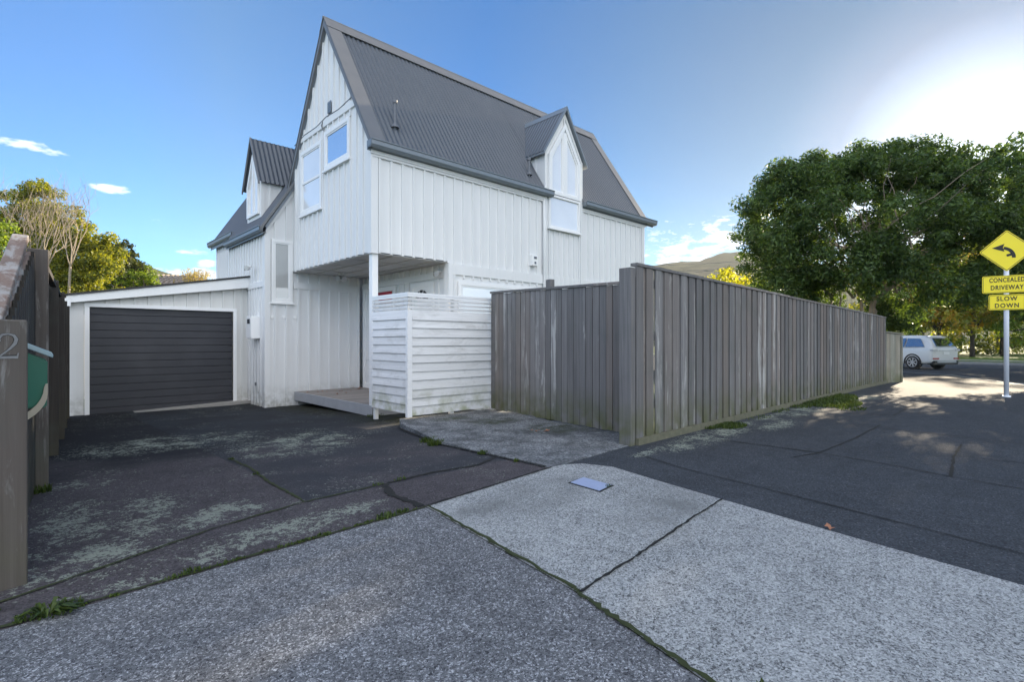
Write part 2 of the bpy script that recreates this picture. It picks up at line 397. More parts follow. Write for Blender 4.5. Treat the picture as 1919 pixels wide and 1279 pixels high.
MAT['twig'] = plain('dry_twig', (.30, .25, .19), .9, var=.2, vs=6)

# ------------------------------------------------------------------ object helpers
def tag(o, label, cat, group=None, kind=None):
    o['label'] = label; o['category'] = cat
    if group: o['group'] = group
    if kind: o['kind'] = kind
    return o
def thing(name, label, cat, loc=(0, 0, 0), rz=0, group=None):
    o = bpy.data.objects.new(name, None); C.objects.link(o); o.location = loc; o.rotation_euler = (0, 0, rz)
    o.empty_display_size = .2
    return tag(o, label, cat, group)
def obj(name, bm, mat, parent=None, smooth=False, world=True):
    bmesh.ops.recalc_face_normals(bm, faces=bm.faces)
    me = bpy.data.meshes.new(name); bm.to_mesh(me); bm.free()
    mats = mat if isinstance(mat, (list, tuple)) else [mat]
    for q in mats: me.materials.append(MAT[q] if isinstance(q, str) else q)
    if smooth:
        for p in me.polygons: p.use_smooth = True
    o = bpy.data.objects.new(name, me); C.objects.link(o)
    if parent:
        o.parent = parent
        if world:   # mesh built in world coordinates
            root = parent
            mw = Matrix.Identity(4)
            chain = []
            while root: chain.append(root); root = root.parent
            for r_ in reversed(chain):
                mw = mw @ r_.matrix_parent_inverse @ Matrix.LocRotScale(r_.location, r_.rotation_euler, r_.scale)
            o.matrix_parent_inverse = mw.inverted()
    return o
def B(): return bmesh.new()
def bx(bm, x0, x1, y0, y1, z0, z1, mi=0):
    vs = [bm.verts.new(p) for p in ((x0, y0, z0), (x1, y0, z0), (x1, y1, z0), (x0, y1, z0), (x0, y0, z1), (x1, y0, z1), (x1, y1, z1), (x0, y1, z1))]
    for f in ((0, 3, 2, 1), (4, 5, 6, 7), (0, 1, 5, 4), (1, 2, 6, 5), (2, 3, 7, 6), (3, 0, 4, 7)):
        bm.faces.new([vs[i] for i in f]).material_index = mi
    return bm
def box(x0, x1, y0, y1, z0, z1): return bx(B(), x0, x1, y0, y1, z0, z1)
def prism(bm, pts, d):
    """pts: 3-D polygon, extruded by vector d"""
    d = Vector(d); a = [bm.verts.new(p) for p in pts]; b = [bm.verts.new(Vector(p) + d) for p in pts]
    n = len(pts); bm.faces.new(a); bm.faces.new(b[::-1])
    for i in range(n): bm.faces.new((a[i], b[i], b[(i + 1) % n], a[(i + 1) % n]))
    return bm
def beam(bm, p, q, w, h, up=(0, 0, 1)):
    p = Vector(p); q = Vector(q); d = (q - p); a = d.cross(Vector(up)).normalized() * w / 2; b = a.cross(d).normalized() * h / 2
    return prism(bm, [p + a + b, p - a + b, p - a - b, p + a - b], d)
def tube(bm, pts, rad, n=8, cap=True):
    rad = rad if isinstance(rad, (list, tuple)) else [rad] * len(pts)
    pts = [Vector(p) for p in pts]; rings = []
    for i, p in enumerate(pts):
        t = (pts[min(i + 1, len(pts) - 1)] - pts[max(i - 1, 0)]).normalized()
        a = t.cross(Vector((.21, .37, .9))).normalized(); b = t.cross(a)
        rings.append([bm.verts.new(p + (a * math.cos(k * 2 * math.pi / n) + b * math.sin(k * 2 * math.pi / n)) * rad[i]) for k in range(n)])
    for r0, r1 in zip(rings, rings[1:]):
        for k in range(n): bm.faces.new((r0[k], r0[(k + 1) % n], r1[(k + 1) % n], r1[k]))
    if cap: bm.faces.new(rings[0][::-1]); bm.faces.new(rings[-1])
    return bm
def bevel(bm, w, seg=2):
    bmesh.ops.bevel(bm, geom=[e for e in bm.edges], offset=w, segments=seg, affect='EDGES', clamp_overlap=True); return bm

# ------------------------------------------------------------------ ground, paths, road
def dz(x, y): return -.25 * min(1, max(0, (y - 3.2) / 8.3)) ** 1.3
def fz(x, y):
    t = min(1, max(0, (x - 14) / 14)); return -.13 * t * t * (3 - 2 * t)
def sheet(name, pts, mat, zf=lambda x, y: 0, off=0.0, cuts=(), thick=0):
    bm = B(); bm.faces.new([bm.verts.new((x, y, 0)) for x, y in pts])
    for ax, vals in cuts:
        for v in vals:
            co = (v, 0, 0) if ax == 'x' else (0, v, 0); no = (1, 0, 0) if ax == 'x' else (0, 1, 0)
            bmesh.ops.bisect_plane(bm, geom=bm.verts[:] + bm.edges[:] + bm.faces[:], plane_co=co, plane_no=no)
    bmesh.ops.triangulate(bm, faces=bm.faces)
    for v in bm.verts: v.co.z = zf(v.co.x, v.co.y) + off
    bmesh.ops.recalc_face_normals(bm, faces=bm.faces)
    if sum(f.normal.z for f in bm.faces) < 0: bmesh.ops.reverse_faces(bm, faces=bm.faces)
    if thick:
        r = bmesh.ops.extrude_face_region(bm, geom=bm.faces[:])
        for v in [g for g in r['geom'] if isinstance(g, bmesh.types.BMVert)]: v.co.z -= thick
    me = bpy.data.meshes.new(name); bm.to_mesh(me); bm.free(); me.materials.append(MAT[mat])
    o = bpy.data.objects.new(name, me); C.objects.link(o); o['kind'] = 'structure'; return o
g = B(); g.faces.new([g.verts.new(p) for p in ((-690, -690, -.46), (690, -690, -.46), (690, 690, -.46), (-690, 690, -.46))])
obj('ground', g, 'ground')['kind'] = 'structure'
sheet('pavement', [(-8, 2.4), (2.04, 3.03), (1.843, 1.517), (1.678, .838), (1.2, -1.5), (.8, -4), (-8, -4)], 'agg_dark')
sheet('footpath_slab', [(2.04, 3.03), (2.9, 3.13), (3.47, 3.2), (3.66, 3.2), (3.82, 3.1), (3.92, 2.83), (3.794, 2.26), (3.532, .851), (3.42, .14), (3.1, -1.6), (2.6, -4), (.8, -4), (1.2, -1.5), (1.678, .838), (1.843, 1.517)], 'agg_light', off=.004)
edge = [(27.6, 22), (27.4, 12), (27.0, 6.2), (26.2, 4.45), (25.0, 2.95), (22.3, 1.75), (20.0, .85), (16, -.3), (10, -1.7), (2.62, -3.6)]
sheet('footpath', [(3.66, 3.2), (3.47, 3.3), (4.9, 3.38), (18.6, 3.6), (18.7, 22)] + edge + [(2.6, -4), (3.1, -1.6), (3.42, .14), (3.532, .851), (3.794, 2.26), (3.92, 2.83), (3.82, 3.1)],
      'footpath', fz, cuts=(('x', [15 + i for i in range(14)]), ('y', [0, 6, 12])))
sheet('path_slab', [(3.47, 3.205), (3.66, 3.205), (5.6, 3.34), (5.8, 6.62), (4.05, 6.72), (3.82, 6.3), (3.47, 4.9)], 'path', off=.006, thick=.3)
sheet('driveway', [(-8, 2.4), (2.04, 3.03), (2.9, 3.13), (3.6, 3.21), (3.6, 5.5), (4.0, 6.5), (6.0, 6.5), (6.0, 12.0), (3.8, 12.0), (3.8, 14), (-8, 14)], 'drive', dz, cuts=(('y', [3.2, 3.7, 4.2, 5, 6, 7, 8, 9, 10, 11.5]),))
rd = [(27.6, 60), (27.6, 22), (27.4, 12), (27.0, 6.2), (26.2, 4.45), (25.0, 2.95), (22.3, 1.75), (20.0, .85), (16, -.3), (10, -1.7), (2.62, -3.6), (-20, -8), (-20, -22), (20, -16), (34, -10), (40, -3), (41.7, 1.7), (42.4, 4.8), (41.5, 12), (40, 30), (40, 60)]
def rz_(x, y): return fz(x, y) - .11
sheet('road', rd, 'road', rz_, cuts=(('x', [15 + i * 2 for i in range(8)]), ('y', [0, 6, 12, 20])))
# kerb ribbons
def ribbon(name, pts, w, mat, zf, off, thick=0.0, label=None, jag=0.0, sub=1):
    P = []
    for (a, b) in zip(pts, pts[1:]):
        for k in range(sub): P.append(Vector((a[0] + (b[0] - a[0]) * k / sub, a[1] + (b[1] - a[1]) * k / sub)))
    P.append(Vector(pts[-1])); bm = B(); L = []; Rr = []
    for i, p in enumerate(P):
        t = (P[min(i + 1, len(P) - 1)] - P[max(0, i - 1)]).normalized(); n = Vector((-t.y, t.x))
        j = random.uniform(-1, 1) * jag
        a = p + n * (w / 2 * random.uniform(1 - (.6 if jag else 0), 1 + (.8 if jag else 0)) + j); b = p - n * (w / 2 * random.uniform(1 - (.6 if jag else 0), 1 + (.8 if jag else 0)) - j)
        L.append(bm.verts.new((a.x, a.y, zf(a.x, a.y) + off))); Rr.append(bm.verts.new((b.x, b.y, zf(b.x, b.y) + off)))
    for i in range(len(P) - 1): bm.faces.new((L[i], L[i + 1], Rr[i + 1], Rr[i]))
    if thick:
        r = bmesh.ops.extrude_face_region(bm, geom=bm.faces[:])
        for v in [q for q in r['geom'] if isinstance(q, bmesh.types.BMVert)]: v.co.z -= thick
    o = obj(name, bm, mat); o['kind'] = 'structure'; return o
ribbon('kerb', edge, .14, 'kerb', fz, .004, .3)
far = [(40, 60), (40, 30), (41.5, 12), (42.4, 4.8), (41.7, 1.7), (40, -3), (34, -10), (20, -16)]
ribbon('kerb', far, .16, 'kerb', lambda x, y: -.11, .0, .3)
sheet('grass_verge', [(40.0, 60), (40.0, 30), (41.5, 12), (42.4, 4.8), (41.7, 1.7), (40, -3), (34, -10), (20, -16), (-20, -22), (-20, -60), (200, -60), (200, 60)], 'lawn', off=-.13)
ribbon('far_footpath', [(44.2, 40), (45.2, 14), (46.0, 5), (45.2, 0), (43, -6), (36, -14)], 1.5, 'kerb', lambda x, y: -.13, .008)
lane = [(25.05, 2.0), (24.0, 1.55), (23.2, 1.1), (21.9, .6), (21.0, .3), (19.4, -.15), (18.4, -.45), (16.8, -.9)]
for i in range(0, 8, 2):
    ribbon('lane_marking', [lane[i], lane[i + 1]], .11, 'paint', rz_, .006)
ribbon('lane_marking', [(39.7, -3), (40.9, 1.9), (41.5, 4.8), (40.7, 12)], .11, 'paint', rz_, .006)
# joints and cracks
z0 = lambda x, y: 0
ribbon('joint', [(-.5, 2.885), (-.062, 2.915), (1.0, 2.985), (2.04, 3.035)], .022, 'moss', dz, .006, jag=.006, sub=30)
ribbon('joint', [(2.04, 3.035), (2.9, 3.135), (3.5, 3.2)], .02, 'crack', dz, .010, jag=.003, sub=16)
ribbon('joint', [(2.06, 3.05), (1.86, 1.56), (1.84, 1.5), (1.69, .85), (1.2, -1.5)], .022, 'moss', z0, .009, jag=.006, sub=24)
ribbon('joint', [(1.85, 1.52), (2.4, 1.57), (3.0, 1.64), (3.69, 1.71)], .014, 'crack', z0, .009, jag=.003, sub=14)
ribbon('joint', [(-.4, 3.16), (-.07, 3.2), (.9, 3.6), (1.46, 3.74), (2.1, 3.77)], .016, 'moss', dz, .006, jag=.006, sub=14)
ribbon('joint', [(1.48, 3.75), (1.5, 4.6), (1.56, 5.2), (1.55, 5.9)], .022, 'moss', dz, .006, jag=.006, sub=18)
ribbon('joint', [(2.12, 3.77), (2.6, 3.82), (3.1, 3.75), (3.45, 3.9)], .03, 'crack', dz, .006, jag=.006, sub=14)
ribbon('joint', [(2.12, 3.77), (2.02, 3.45), (2.02, 3.06)], .05, 'crack', dz, .006, jag=.006, sub=8)
ribbon('joint', [(3.47, 3.25), (3.46, 4.0), (3.46, 4.9), (3.80, 6.3)], .035, 'crack', dz, .012, jag=.008, sub=14)
ribbon('crack', [(4.55, 3.0), (4.33, 2.36), (4.2, 1.6), (4.15, 1.33), (4.02, .63), (3.8, -.5)], .010, 'crack', fz, .006, jag=.004, sub=14)
ribbon('crack', [(5.9, 2.75), (5.96, 1.74)], .016, 'crack', fz, .006, jag=.004, sub=8)
ribbon('crack', [(5.55, 1.85), (5.96, 1.74), (7.15, 1.71), (8.6, 1.75)], .014, 'crack', fz, .006, jag=.004, sub=10)
ribbon('crack', [(5.96, 1.74), (5.9, 1.3), (5.72, .68), (5.6, 0)], .012, 'crack', fz, .006, jag=.004, sub=8)
ribbon('crack', [(5.72, .68), (6.8, .77), (7.6, .8)], .018, 'crack', fz, .006, jag=.005, sub=10)
ribbon('crack', [(6.8, .77), (6.85, .25), (6.8, -.4)], .012, 'crack', fz, .006, jag=.004, sub=6)
ribbon('crack', [(9.5, 2.6), (9.8, 1.83), (11.66, 1.9), (13.0, 1.8)], .014, 'crack', fz, .006, jag=.004, sub=8)
ribbon('crack', [(8.3, 2.0), (8.2, 1.0), (8.05, .2)], .012, 'crack', fz, .006, jag=.004, sub=6)

# hills: far ring of bush-covered ground
def hill_h(brg):      # bearing tangent -> ridge height at 400 m
    K = [(-1.6, 70), (-.95, 66), (-.72, 60), (-.66, 53), (-.58, 46), (-.3, 50), (.0, 52), (.25, 57), (.30, 60), (.36, 61), (.45, 68), (.55, 64), (.7, 55), (.85, 44), (1.2, 30), (2.2, 26)]
    for (a, b), (c, d) in zip(K, K[1:]):
        if a <= brg <= c: return b + (d - b) * (brg - a) / (c - a)
    return 20
def hills():
    from mathutils import noise as mn
    bm = B(); rows = []
    dist = [150, 190, 230, 270, 310, 350, 380, 400, 430, 500, 620]
    fr = [0, .12, .28, .46, .64, .82, .94, 1, .93, .6, 0]
    nb = 320
    for d_, f_ in zip(dist, fr):
        row = []
        for i in range(nb + 1):
            b = -1.6 + 3.8 * i / nb
            h_ = (hill_h(b)) * f_
            x, y = site(b * d_, d_)
            n = mn.noise(Vector((x * .012, y * .012, 0))) * 7 * (1 if 0 < f_ else 0) + mn.noise(Vector((x * .06, y * .06, 3))) * 2.2 * (1 if f_ > 0 else 0) + mn.noise(Vector((x * .25, y * .25, 3))) * 1.6 * (1 if f_ > 0 else 0)
            if f_ == 0: h_ = -.6
            row.append(bm.verts.new((x, y, h_ + n * (.4 if f_ == 1 else 1))))
        rows.append(row)
    for r0, r1 in zip(rows, rows[1:]):
        for i in range(nb): bm.faces.new((r0[i], r0[i + 1], r1[i + 1], r1[i]))
    m = M('hill_bush', 1, 0)
    n = m.noise(.08, 8, .7); n2 = m.noise(.02, 4)
    c = m.mix(m.ramp(n, ((.35, 0), (.65, 1))), (.02, .032, .015), (.06, .075, .03))
    c = m.mix(m.ramp(n2, ((.5, 0), (.65, .5))), c, (.075, .066, .04))
    MAT['hill'] = m.col(c)
    o = obj('hills', bm, 'hill', smooth=True); o['kind'] = 'structure'
hills()

# ------------------------------------------------------------------ house
HX0, HX1, HY0, HY1 = 4.298, 12.49, 8.014, 11.521
RY, RZ = 9.77, 7.33            # ridge
EY, EZ = 7.90, 4.45            # front eave line
SL = (RZ - EZ) / (RY - EY)
def roof_z(y): return RZ - abs(y - RY) * SL
house = thing('house', 'white board and batten house with steep dark corrugated roof and pointed dormers', 'house', (HX0, HY0, 0))

def span(poly, s):
    zs = []
    n = len(poly)
    for i in range(n):
        (a, za), (b, zb) = poly[i], poly[(i + 1) % n]
        if a == b: continue
        if min(a, b) <= s <= max(a, b): zs.append(za + (zb - za) * (s - a) / (b - a))
    return (min(zs), max(zs)) if len(zs) > 1 else None
def clad(name, axis, c, out, poly, holes=(), sp=.228, bw=.046, bd=.028, s0=None, parent=None, mat='wall', th=.1, bands=(), off=0.0):
    """board and batten wall: slab with battens proud of it. axis: which coordinate is constant"""
    P = (lambda s, d, z: (s, c + out * d, z)) if axis == 'y' else (lambda s, d, z: (c + out * d, s, z))
    bm = B()
    v = Vector(P(0, -th, 0)) - Vector(P(0, 0, 0))
    prism(bm, [P(s, 0, z) for s, z in poly], v)
    lo = min(p[0] for p in poly); hi = max(p[0] for p in poly)
    s = (lo if s0 is None else s0) + sp * .5
    while s < hi - bw * .3:
        w = bw * random.uniform(.92, 1.08)
        a = span(poly, max(lo, s - w / 2) + 1e-5); b = span(poly, min(hi, s + w / 2) - 1e-5)
        if a and b:
            segs = [(max(a[0], b[0]) , min(a[1], b[1]) - .002)]
            cuts = [(h[2], h[3]) for h in holes if h[0] - w / 2 < s < h[1] + w / 2] + list(bands)
            for (c0, c1) in cuts:
                ns = []
                for (q0, q1) in segs:
                    if c1 <= q0 or c0 >= q1: ns.append((q0, q1)); continue
                    if c0 > q0: ns.append((q0, c0))
                    if c1 < q1: ns.append((c1, q1))
                segs = ns
            for (q0, q1) in segs:
                if q1 - q0 < .03: continue
                pts = [P(s - w / 2, -.001, q0), P(s + w / 2, -.001, q0), P(s + w / 2 - .003, bd, q0), P(s - w / 2 + .003, bd, q0)]
                prism(bm, pts, (0, 0, q1 - q0))
        s += sp
    for (c0, c1) in bands:   # flat horizontal trim board
        sw = [(q[1], q[0]) for q in poly]; b0, b1 = span(sw, c0 + 1e-4), span(sw, c1)
        v_ = [[bm.verts.new(P(s_, d_, z_)) for (s_, z_) in ((b0[0], c0), (b0[1], c0), (b1[1], c1), (b1[0], c1))] for d_ in (-.001, bd + .006)]
        bm.faces.new(v_[0]); bm.faces.new(v_[1][::-1])
        for i in range(4): bm.faces.new((v_[0][i], v_[1][i], v_[1][(i + 1) % 4], v_[0][(i + 1) % 4]))
    return obj(name, bm, mat, parent)

GW = [(HY0, 2.64), (HY1, 2.64), (HY1, roof_z(HY1) - .06), (RY, RZ - .07), (HY0, roof_z(HY0) - .06)]
w1 = (9.97, 11.02, 3.76, 5.09); w2 = (8.78, 9.84, 4.43, 5.18)
clad('gable_wall', 'x', HX0, -1, GW, [w1, w2], .232, s0=HY0 - .05, parent=house, bands=((5.30, 5.43),))
clad('front_wall', 'y', HY0, -1, [(HX0 + .1, 2.64), (5.86, 2.64), (5.86, 4.5), (HX0 + .1, 4.5)], (), .226, s0=HX0 + .02, parent=house)
clad('front_wall', 'y', HY0, -1, [(5.861, -.4), (HX1, -.4), (HX1, 4.5), (5.861, 4.5)], [(6.05, 8.45, -.5, 2.36), (8.50, 9.75, 3.6, 5.4), (9.9, 11.2, -.4, 2.5)], .226, s0=HX0 + .02, parent=house, bands=((2.42, 2.62),))
clad('door_wall', 'x', 5.95, -1, [(HY0 + .1, -.4), (HY1, -.4), (HY1, 2.64), (HY0 + .1, 2.64)], [(10.0, 11.45, 0, 2.5), (8.55, 9.4, 0, 2.45)], .21, parent=house, bands=((2.37, 2.5),))
WPOLY = [(3.736, -.4), (5.95, -.4), (5.95, 2.635), (HX0, 2.635), (HX0, 3.56 + 1.66 * (HX0 - 3.736)), (3.736, 3.56)]
wn_ = (3.84, 4.28, 1.97, 3.31)
bmw = [(3.736, -.4), (HX0, -.4), (HX0, 4.42), (3.736, 3.52)]
clad('end_wall', 'y', HY1, -1, bmw, [wn_], .235, s0=3.736 + .07, parent=house)
clad('porch_wall', 'y', HY1, -1, [(HX0 + .001, -.4), (5.85, -.4), (5.85, 2.64), (HX0 + .001, 2.64)], (), .235, parent=house, bands=((2.29, 2.43),))
clad('side_wall', 'x', 3.736, -1, [(HY1 + .001, -.4), (14.2, -.4), (14.2, 3.5), (HY1 + .001, 3.5)], (), .19, parent=house, bands=((2.30, 2.42),))
clad('side_wall', 'x', 3.93, -1, [(14.2, -.4), (16.1, -.4), (16.1, 3.85), (14.2, 3.85)], (), .19, parent=house)
clad('far_wall', 'x', HX1, 1, [(HY0, -.4), (16.1, -.4), (16.1, 4.0), (HY1, roof_z(HY1) - .06), (RY, RZ - .07), (HY0, roof_z(HY0) - .06)], (), .23, parent=house)
obj('back_wall', box(3.93, HX1, 16.0, 16.1, -.4, 3.9), 'wall', house)
# corner boards
for q in ([(HX0 - .030, HX0 + .10, HY0 - .030, HY0 - .001, 2.63, 4.5), (HX0 - .030, HX0 - .001, HY0 - .0008, HY0 + .10, 2.63, 4.5)],
          [(5.862, 5.98, HY0 - .038, HY0 - .001, -.4, 2.63)], [(HX1 - .10, HX1 + .030, HY0 - .032, HY0 - .001, -.4, 4.5)],
          [(3.704, 3.82, HY1 - .032, HY1 - .001, -.4, 3.5), (3.704, 3.735, HY1 - .0008, HY1 + .1, -.4, 3.5)], [(HX0 - .022, HX0 + .02, HY1 - .026, HY1 - .001, 2.64, 4.3)]):
    bm = B()
    for k in q: bx(bm, *k)
    obj('corner_board', bm, 'wall', house)
# soffit over the porch
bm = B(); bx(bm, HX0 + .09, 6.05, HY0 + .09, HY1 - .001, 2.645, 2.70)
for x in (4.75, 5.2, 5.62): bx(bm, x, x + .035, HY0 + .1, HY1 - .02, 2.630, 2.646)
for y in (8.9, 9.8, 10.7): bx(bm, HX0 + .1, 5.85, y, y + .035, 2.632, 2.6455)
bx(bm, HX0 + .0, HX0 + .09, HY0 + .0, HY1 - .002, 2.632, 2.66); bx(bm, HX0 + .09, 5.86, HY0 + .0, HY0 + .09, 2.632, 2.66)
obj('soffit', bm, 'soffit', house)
obj('porch_post', bevel(box(4.315, 4.425, 8.03, 8.15, -.2, 2.638), .006, 1), 'trim', house)
# deck
dk = B(); y = 8.05
while y < 11.48:
    bx(dk, 4.34, 5.94, y, y + .09, .02, .05); y += .096
pd = obj('porch_deck', dk, 'deck', house)
bm = B(); bx(bm, 4.31, 4.339, 8.03, 11.47, -.13, .052); bx(bm, 4.34, 5.9, 8.03, 8.049, -.13, .03)
MAT['edge'] = plain('grey_edge_board', (.36, .37, .39), .7, var=.18, vs=5)
obj('edge_board', bm, 'edge', pd)
# front door (glazed, with a red panel behind the glass)
def frame_rect(axis, c, out, s0, s1, z0_, z1_, w=.06, d=.035, sill=True):
    P = (lambda s, dd, z: (s, c + out * dd, z)) if axis == 'y' else (lambda s, dd, z: (c + out * dd, s, z))
    bm = B()
    def pc(a0, a1, b0, b1, dd=d):
        prism(bm, [P(a0, .0, b0), P(a1, .0, b0), P(a1, dd, b0), P(a0, dd, b0)], (0, 0, b1 - b0))
    pc(s0, s0 + w, z0_, z1_); pc(s1 - w, s1, z0_, z1_); pc(s0 + w, s1 - w, z1_ - w, z1_); pc(s0 + w, s1 - w, z0_, z0_ + w * 1.1)
    if sill: pc(s0 - .03, s1 + .03, z0_ - .035, z0_, d + .025)
    return bm
def pane_rect(axis, c, out, s0, s1, z0_, z1_, d=.012):
    P = (lambda s, dd, z: (s, c + out * dd, z)) if axis == 'y' else (lambda s, dd, z: (c + out * dd, s, z))
    return prism(B(), [P(s0, .002, z0_), P(s1, .002, z0_), P(s1, d, z0_), P(s0, d, z0_)], (0, 0, z1_ - z0_))
def window(axis, c, out, s0, s1, z0_, z1_, glass, mull=None, w=.055):
    f = obj('window', frame_rect(axis, c, out, s0, s1, z0_, z1_, w), 'trim', house)
    obj('pane', pane_rect(axis, c, out, s0 + w - .004, s1 - w + .004, z0_ + w, z1_ - w), glass, f)
    inner = frame_rect(axis, c, out, s0 + w, s1 - w, z0_ + w * 1.1, z1_ - w, .03, .024, False)
    P = (lambda s, dd, z: (s, c + out * dd, z)) if axis == 'y' else (lambda s, dd, z: (c + out * dd, s, z))
    if mull:
        prism(inner, [P(s0 + w, 0, mull - .025), P(s1 - w, 0, mull - .025), P(s1 - w, .026, mull - .025), P(s0 + w, .026, mull - .025)], (0, 0, .05))
    obj('sash', inner, 'trim', f)
    return f
window('x', HX0 - .005, -1, *w1, 'glass_blind', 4.42, w=.075)
window('x', HX0 - .005, -1, *w2, 'glass', w=.075)
window('y', HY1 - .006, -1, *wn_, 'glass_frost', w=.06)
window('y', HY0 - .006, -1, 6.10, 8.40, 1.0, 2.30, 'glass_blind', w=.07)
dr = obj('front_door', frame_rect('x', 5.945, -1, 9.98, 11.46, .05, 2.36, .09, .04, False), 'trim', house)
bm = B(); bx(bm, 5.915, 5.94, 10.98, 11.02, .05, 2.27); bx(bm, 5.92, 5.935, 10.07, 10.98, .05, .7)
obj('door_stile', bm, 'trim', dr)
obj('pane', box(5.93, 5.942, 10.07, 11.37, .7, 2.27), 'glass_blind', dr)
obj('red_panel', box(5.923, 5.929, 10.15, 10.95, 2.0, 2.25), 'red', dr)
d2 = obj('side_door', frame_rect('x', 5.945, -1, 8.56, 9.38, .05, 2.33, .09, .04, False), 'trim', house)
obj('door_leaf', box(5.925, 5.944, 8.65, 9.29, .05, 2.24), 'trim', d2)
bm = B(); pts = [(5.918, 8.97 + .23 * math.cos(a), 1.985 + .2 * math.sin(a)) for a in [math.pi * k / 14 for k in range(15)]]
prism(bm, pts, (-.006, 0, 0)); obj('fan_light', bm, 'black', d2)
bm = B()
for k in range(1, 5):
    a = math.pi * k / 5; beam(bm, (5.909, 8.97, 1.985), (5.909, 8.97 + .23 * math.cos(a), 1.985 + .2 * math.sin(a)), .008, .008, (1, 0, 0))
obj('glazing_bar', bm, 'trim', d2)

# ---- roofs
def corrugated(bm, O, A, D, nrm, pitch=.10, amp=.0145, seg=10):
    """wavy sheet: O origin at the ridge, A along the ridge, D down the slope"""
    O = Vector(O); A = Vector(A); D = Vector(D); nrm = Vector(nrm).normalized(); L = A.length
    n = max(4, int(L / pitch * seg)); top = []; bot = []
    for i in range(n + 1):
        s = L * i / n; w = amp * math.sin(2 * math.pi * s / pitch)
        p = O + A * (s / L) + nrm * w
        top.append(bm.verts.new(p)); bot.append(bm.verts.new(p + D))
    for i in range(n):
        f = bm.faces.new((top[i], bot[i], bot[i + 1], top[i + 1])); f.smooth = True
def sheet_obj(name, parts, parent, mat='roof'):
    bm = B()
    for q in parts: corrugated(bm, *q)
    me = bpy.data.meshes.new(name); bm.to_mesh(me); bm.free(); me.materials.append(MAT[mat])
    o = bpy.data.objects.new(name, me); C.objects.link(o); o.parent = parent
    rt = parent
    if parent is house: o.matrix_parent_inverse = Matrix.Translation(house.location).inverted()
    else: o.matrix_parent_inverse = Matrix.Translation(parent_loc(parent)).inverted()
    return o
def parent_loc(p):
    v = Vector((0, 0, 0))
    while p: v = v + Vector(p.location) + p.matrix_parent_inverse.translation; p = p.parent
    return v
def nF(dy): # normal of slope whose outward horizontal is dy
    return (0, dy * SL, 1)
RX0, RX1 = 4.235, 12.50
ov = .028
def under(bm, x0, x1):
    # solid roof body under the sheets
    prism(bm, [(x0, EY + .03, EZ - .01), (x0, RY, RZ - .03), (x0, 2 * RY - EY - .03, EZ - .01), (x0, 2 * RY - EY - .03, EZ - .07), (x0, RY, RZ - .11), (x0, EY + .03, EZ - .07)], (x1 - x0, 0, 0))
kf = (RY - 8.25) / (RY - EY)
mr = sheet_obj('main_roof', [((RX0, RY, RZ + .012), (8.5 - RX0, 0, 0), (0, EY - RY, EZ - RZ), nF(-1)), ((8.5, RY, RZ + .012), (1.28, 0, 0), (0, (EY - RY) * kf, (EZ - RZ) * kf), nF(-1)),
                             ((9.78, RY, RZ + .012), (RX1 - 9.78, 0, 0), (0, EY - RY, EZ - RZ), nF(-1)),
                             ((RX0, RY, RZ + .012), (RX1 - RX0, 0, 0), (0, RY - EY, EZ - RZ), nF(1))], house)
bm = B(); under(bm, RX0 + .02, 8.49); under(bm, 9.79, RX1 - .02); obj('roof_body', bm, 'gutter', house)
# flashings: ridge cap and barge flashings
bm = B()
def slab(bm, x0, x1, yb, yt, side, h0=.024, h1=.034):
    f = lambda y: RZ - (RY - y) * SL
    pts = []
    for (y, h) in ((yb, h0), (yt, h0), (yt, h1), (yb, h1)):
        yy = RY - (RY - y) * (1 if side < 0 else -1)
        n = Vector((0, side * SL, 1)).normalized() * h
        pts.append(Vector((x0, yy, f(y))) + n)
    prism(bm, pts, (x1 - x0, 0, 0))
for sd_ in (-1, 1):
    slab(bm, RX0 - .02, RX0 + .27, EY - .01, RY + .0, sd_)
    slab(bm, RX1 - .27, RX1 + .02, EY - .01, RY + .0, sd_)
    slab(bm, RX0 - .025, RX1 + .025, RY - .14, RY + .01, sd_, .030, .042)
tube(bm, [(RX0 - .03, RY, RZ + .035), (RX1 + .03, RY, RZ + .035)], .03, 8)
obj('roof_flashing', bm, 'flash', house)
# barge boards along the two gables
for X, dx in ((RX0 - .012, .04), (RX1 - .03, .04)):
    bm = B()
    for sgn in (-1, 1):
        yb = RY + sgn * (RY - EY); pts = [(X, RY, RZ + .01), (X, yb, EZ + .01), (X, yb, EZ - .10), (X, RY, RZ - .13)]
        prism(bm, pts, (dx, 0, 0))
    obj('barge_board', bm, 'flash', house)
# gutters
def gutter_x(x0, x1, y, z, parent=house):
    prof = [(y + .05, z - .13), (y - .05, z - .13), (y - .085, z - .09), (y - .085, z - .025), (y - .10, z - .012), (y - .10, z), (y - .088, z), (y - .07, z - .02), (y - .07, z - .085), (y - .045, z - .11), (y + .05, z - .11)]
    bm = B(); prism(bm, [(x0, a, b) for a, b in prof], (x1 - x0, 0, 0))
    for X in (x0, x1 - .006): prism(bm, [(X, a, b) for a, b in ((y + .05, z - .12), (y - .045, z - .12), (y - .08, z - .085), (y - .08, z - .012), (y + .05, z - .012))], (.006, 0, 0))
    bx(bm, x0, x1, y + .051, y + .075, z - .16, z - .01)
    return obj('gutter', bm, 'gutter', parent)
gutter_x(4.19, 8.66, 7.91, 4.50); gutter_x(9.80, 12.92, 7.91, 4.50)
bm = B(); bx(bm, 4.25, 8.5, 7.958, 7.99, 4.30, 4.36); bx(bm, 9.75, 12.6, 7.965, 7.99, 4.30, 4.36); bx(bm, HX0, 8.5, 7.975, 8.02, 4.26, 4.42); bx(bm, 9.75, HX1, 7.975, 8.02, 4.26, 4.42)
obj('frieze_board', bm, 'wall', house)
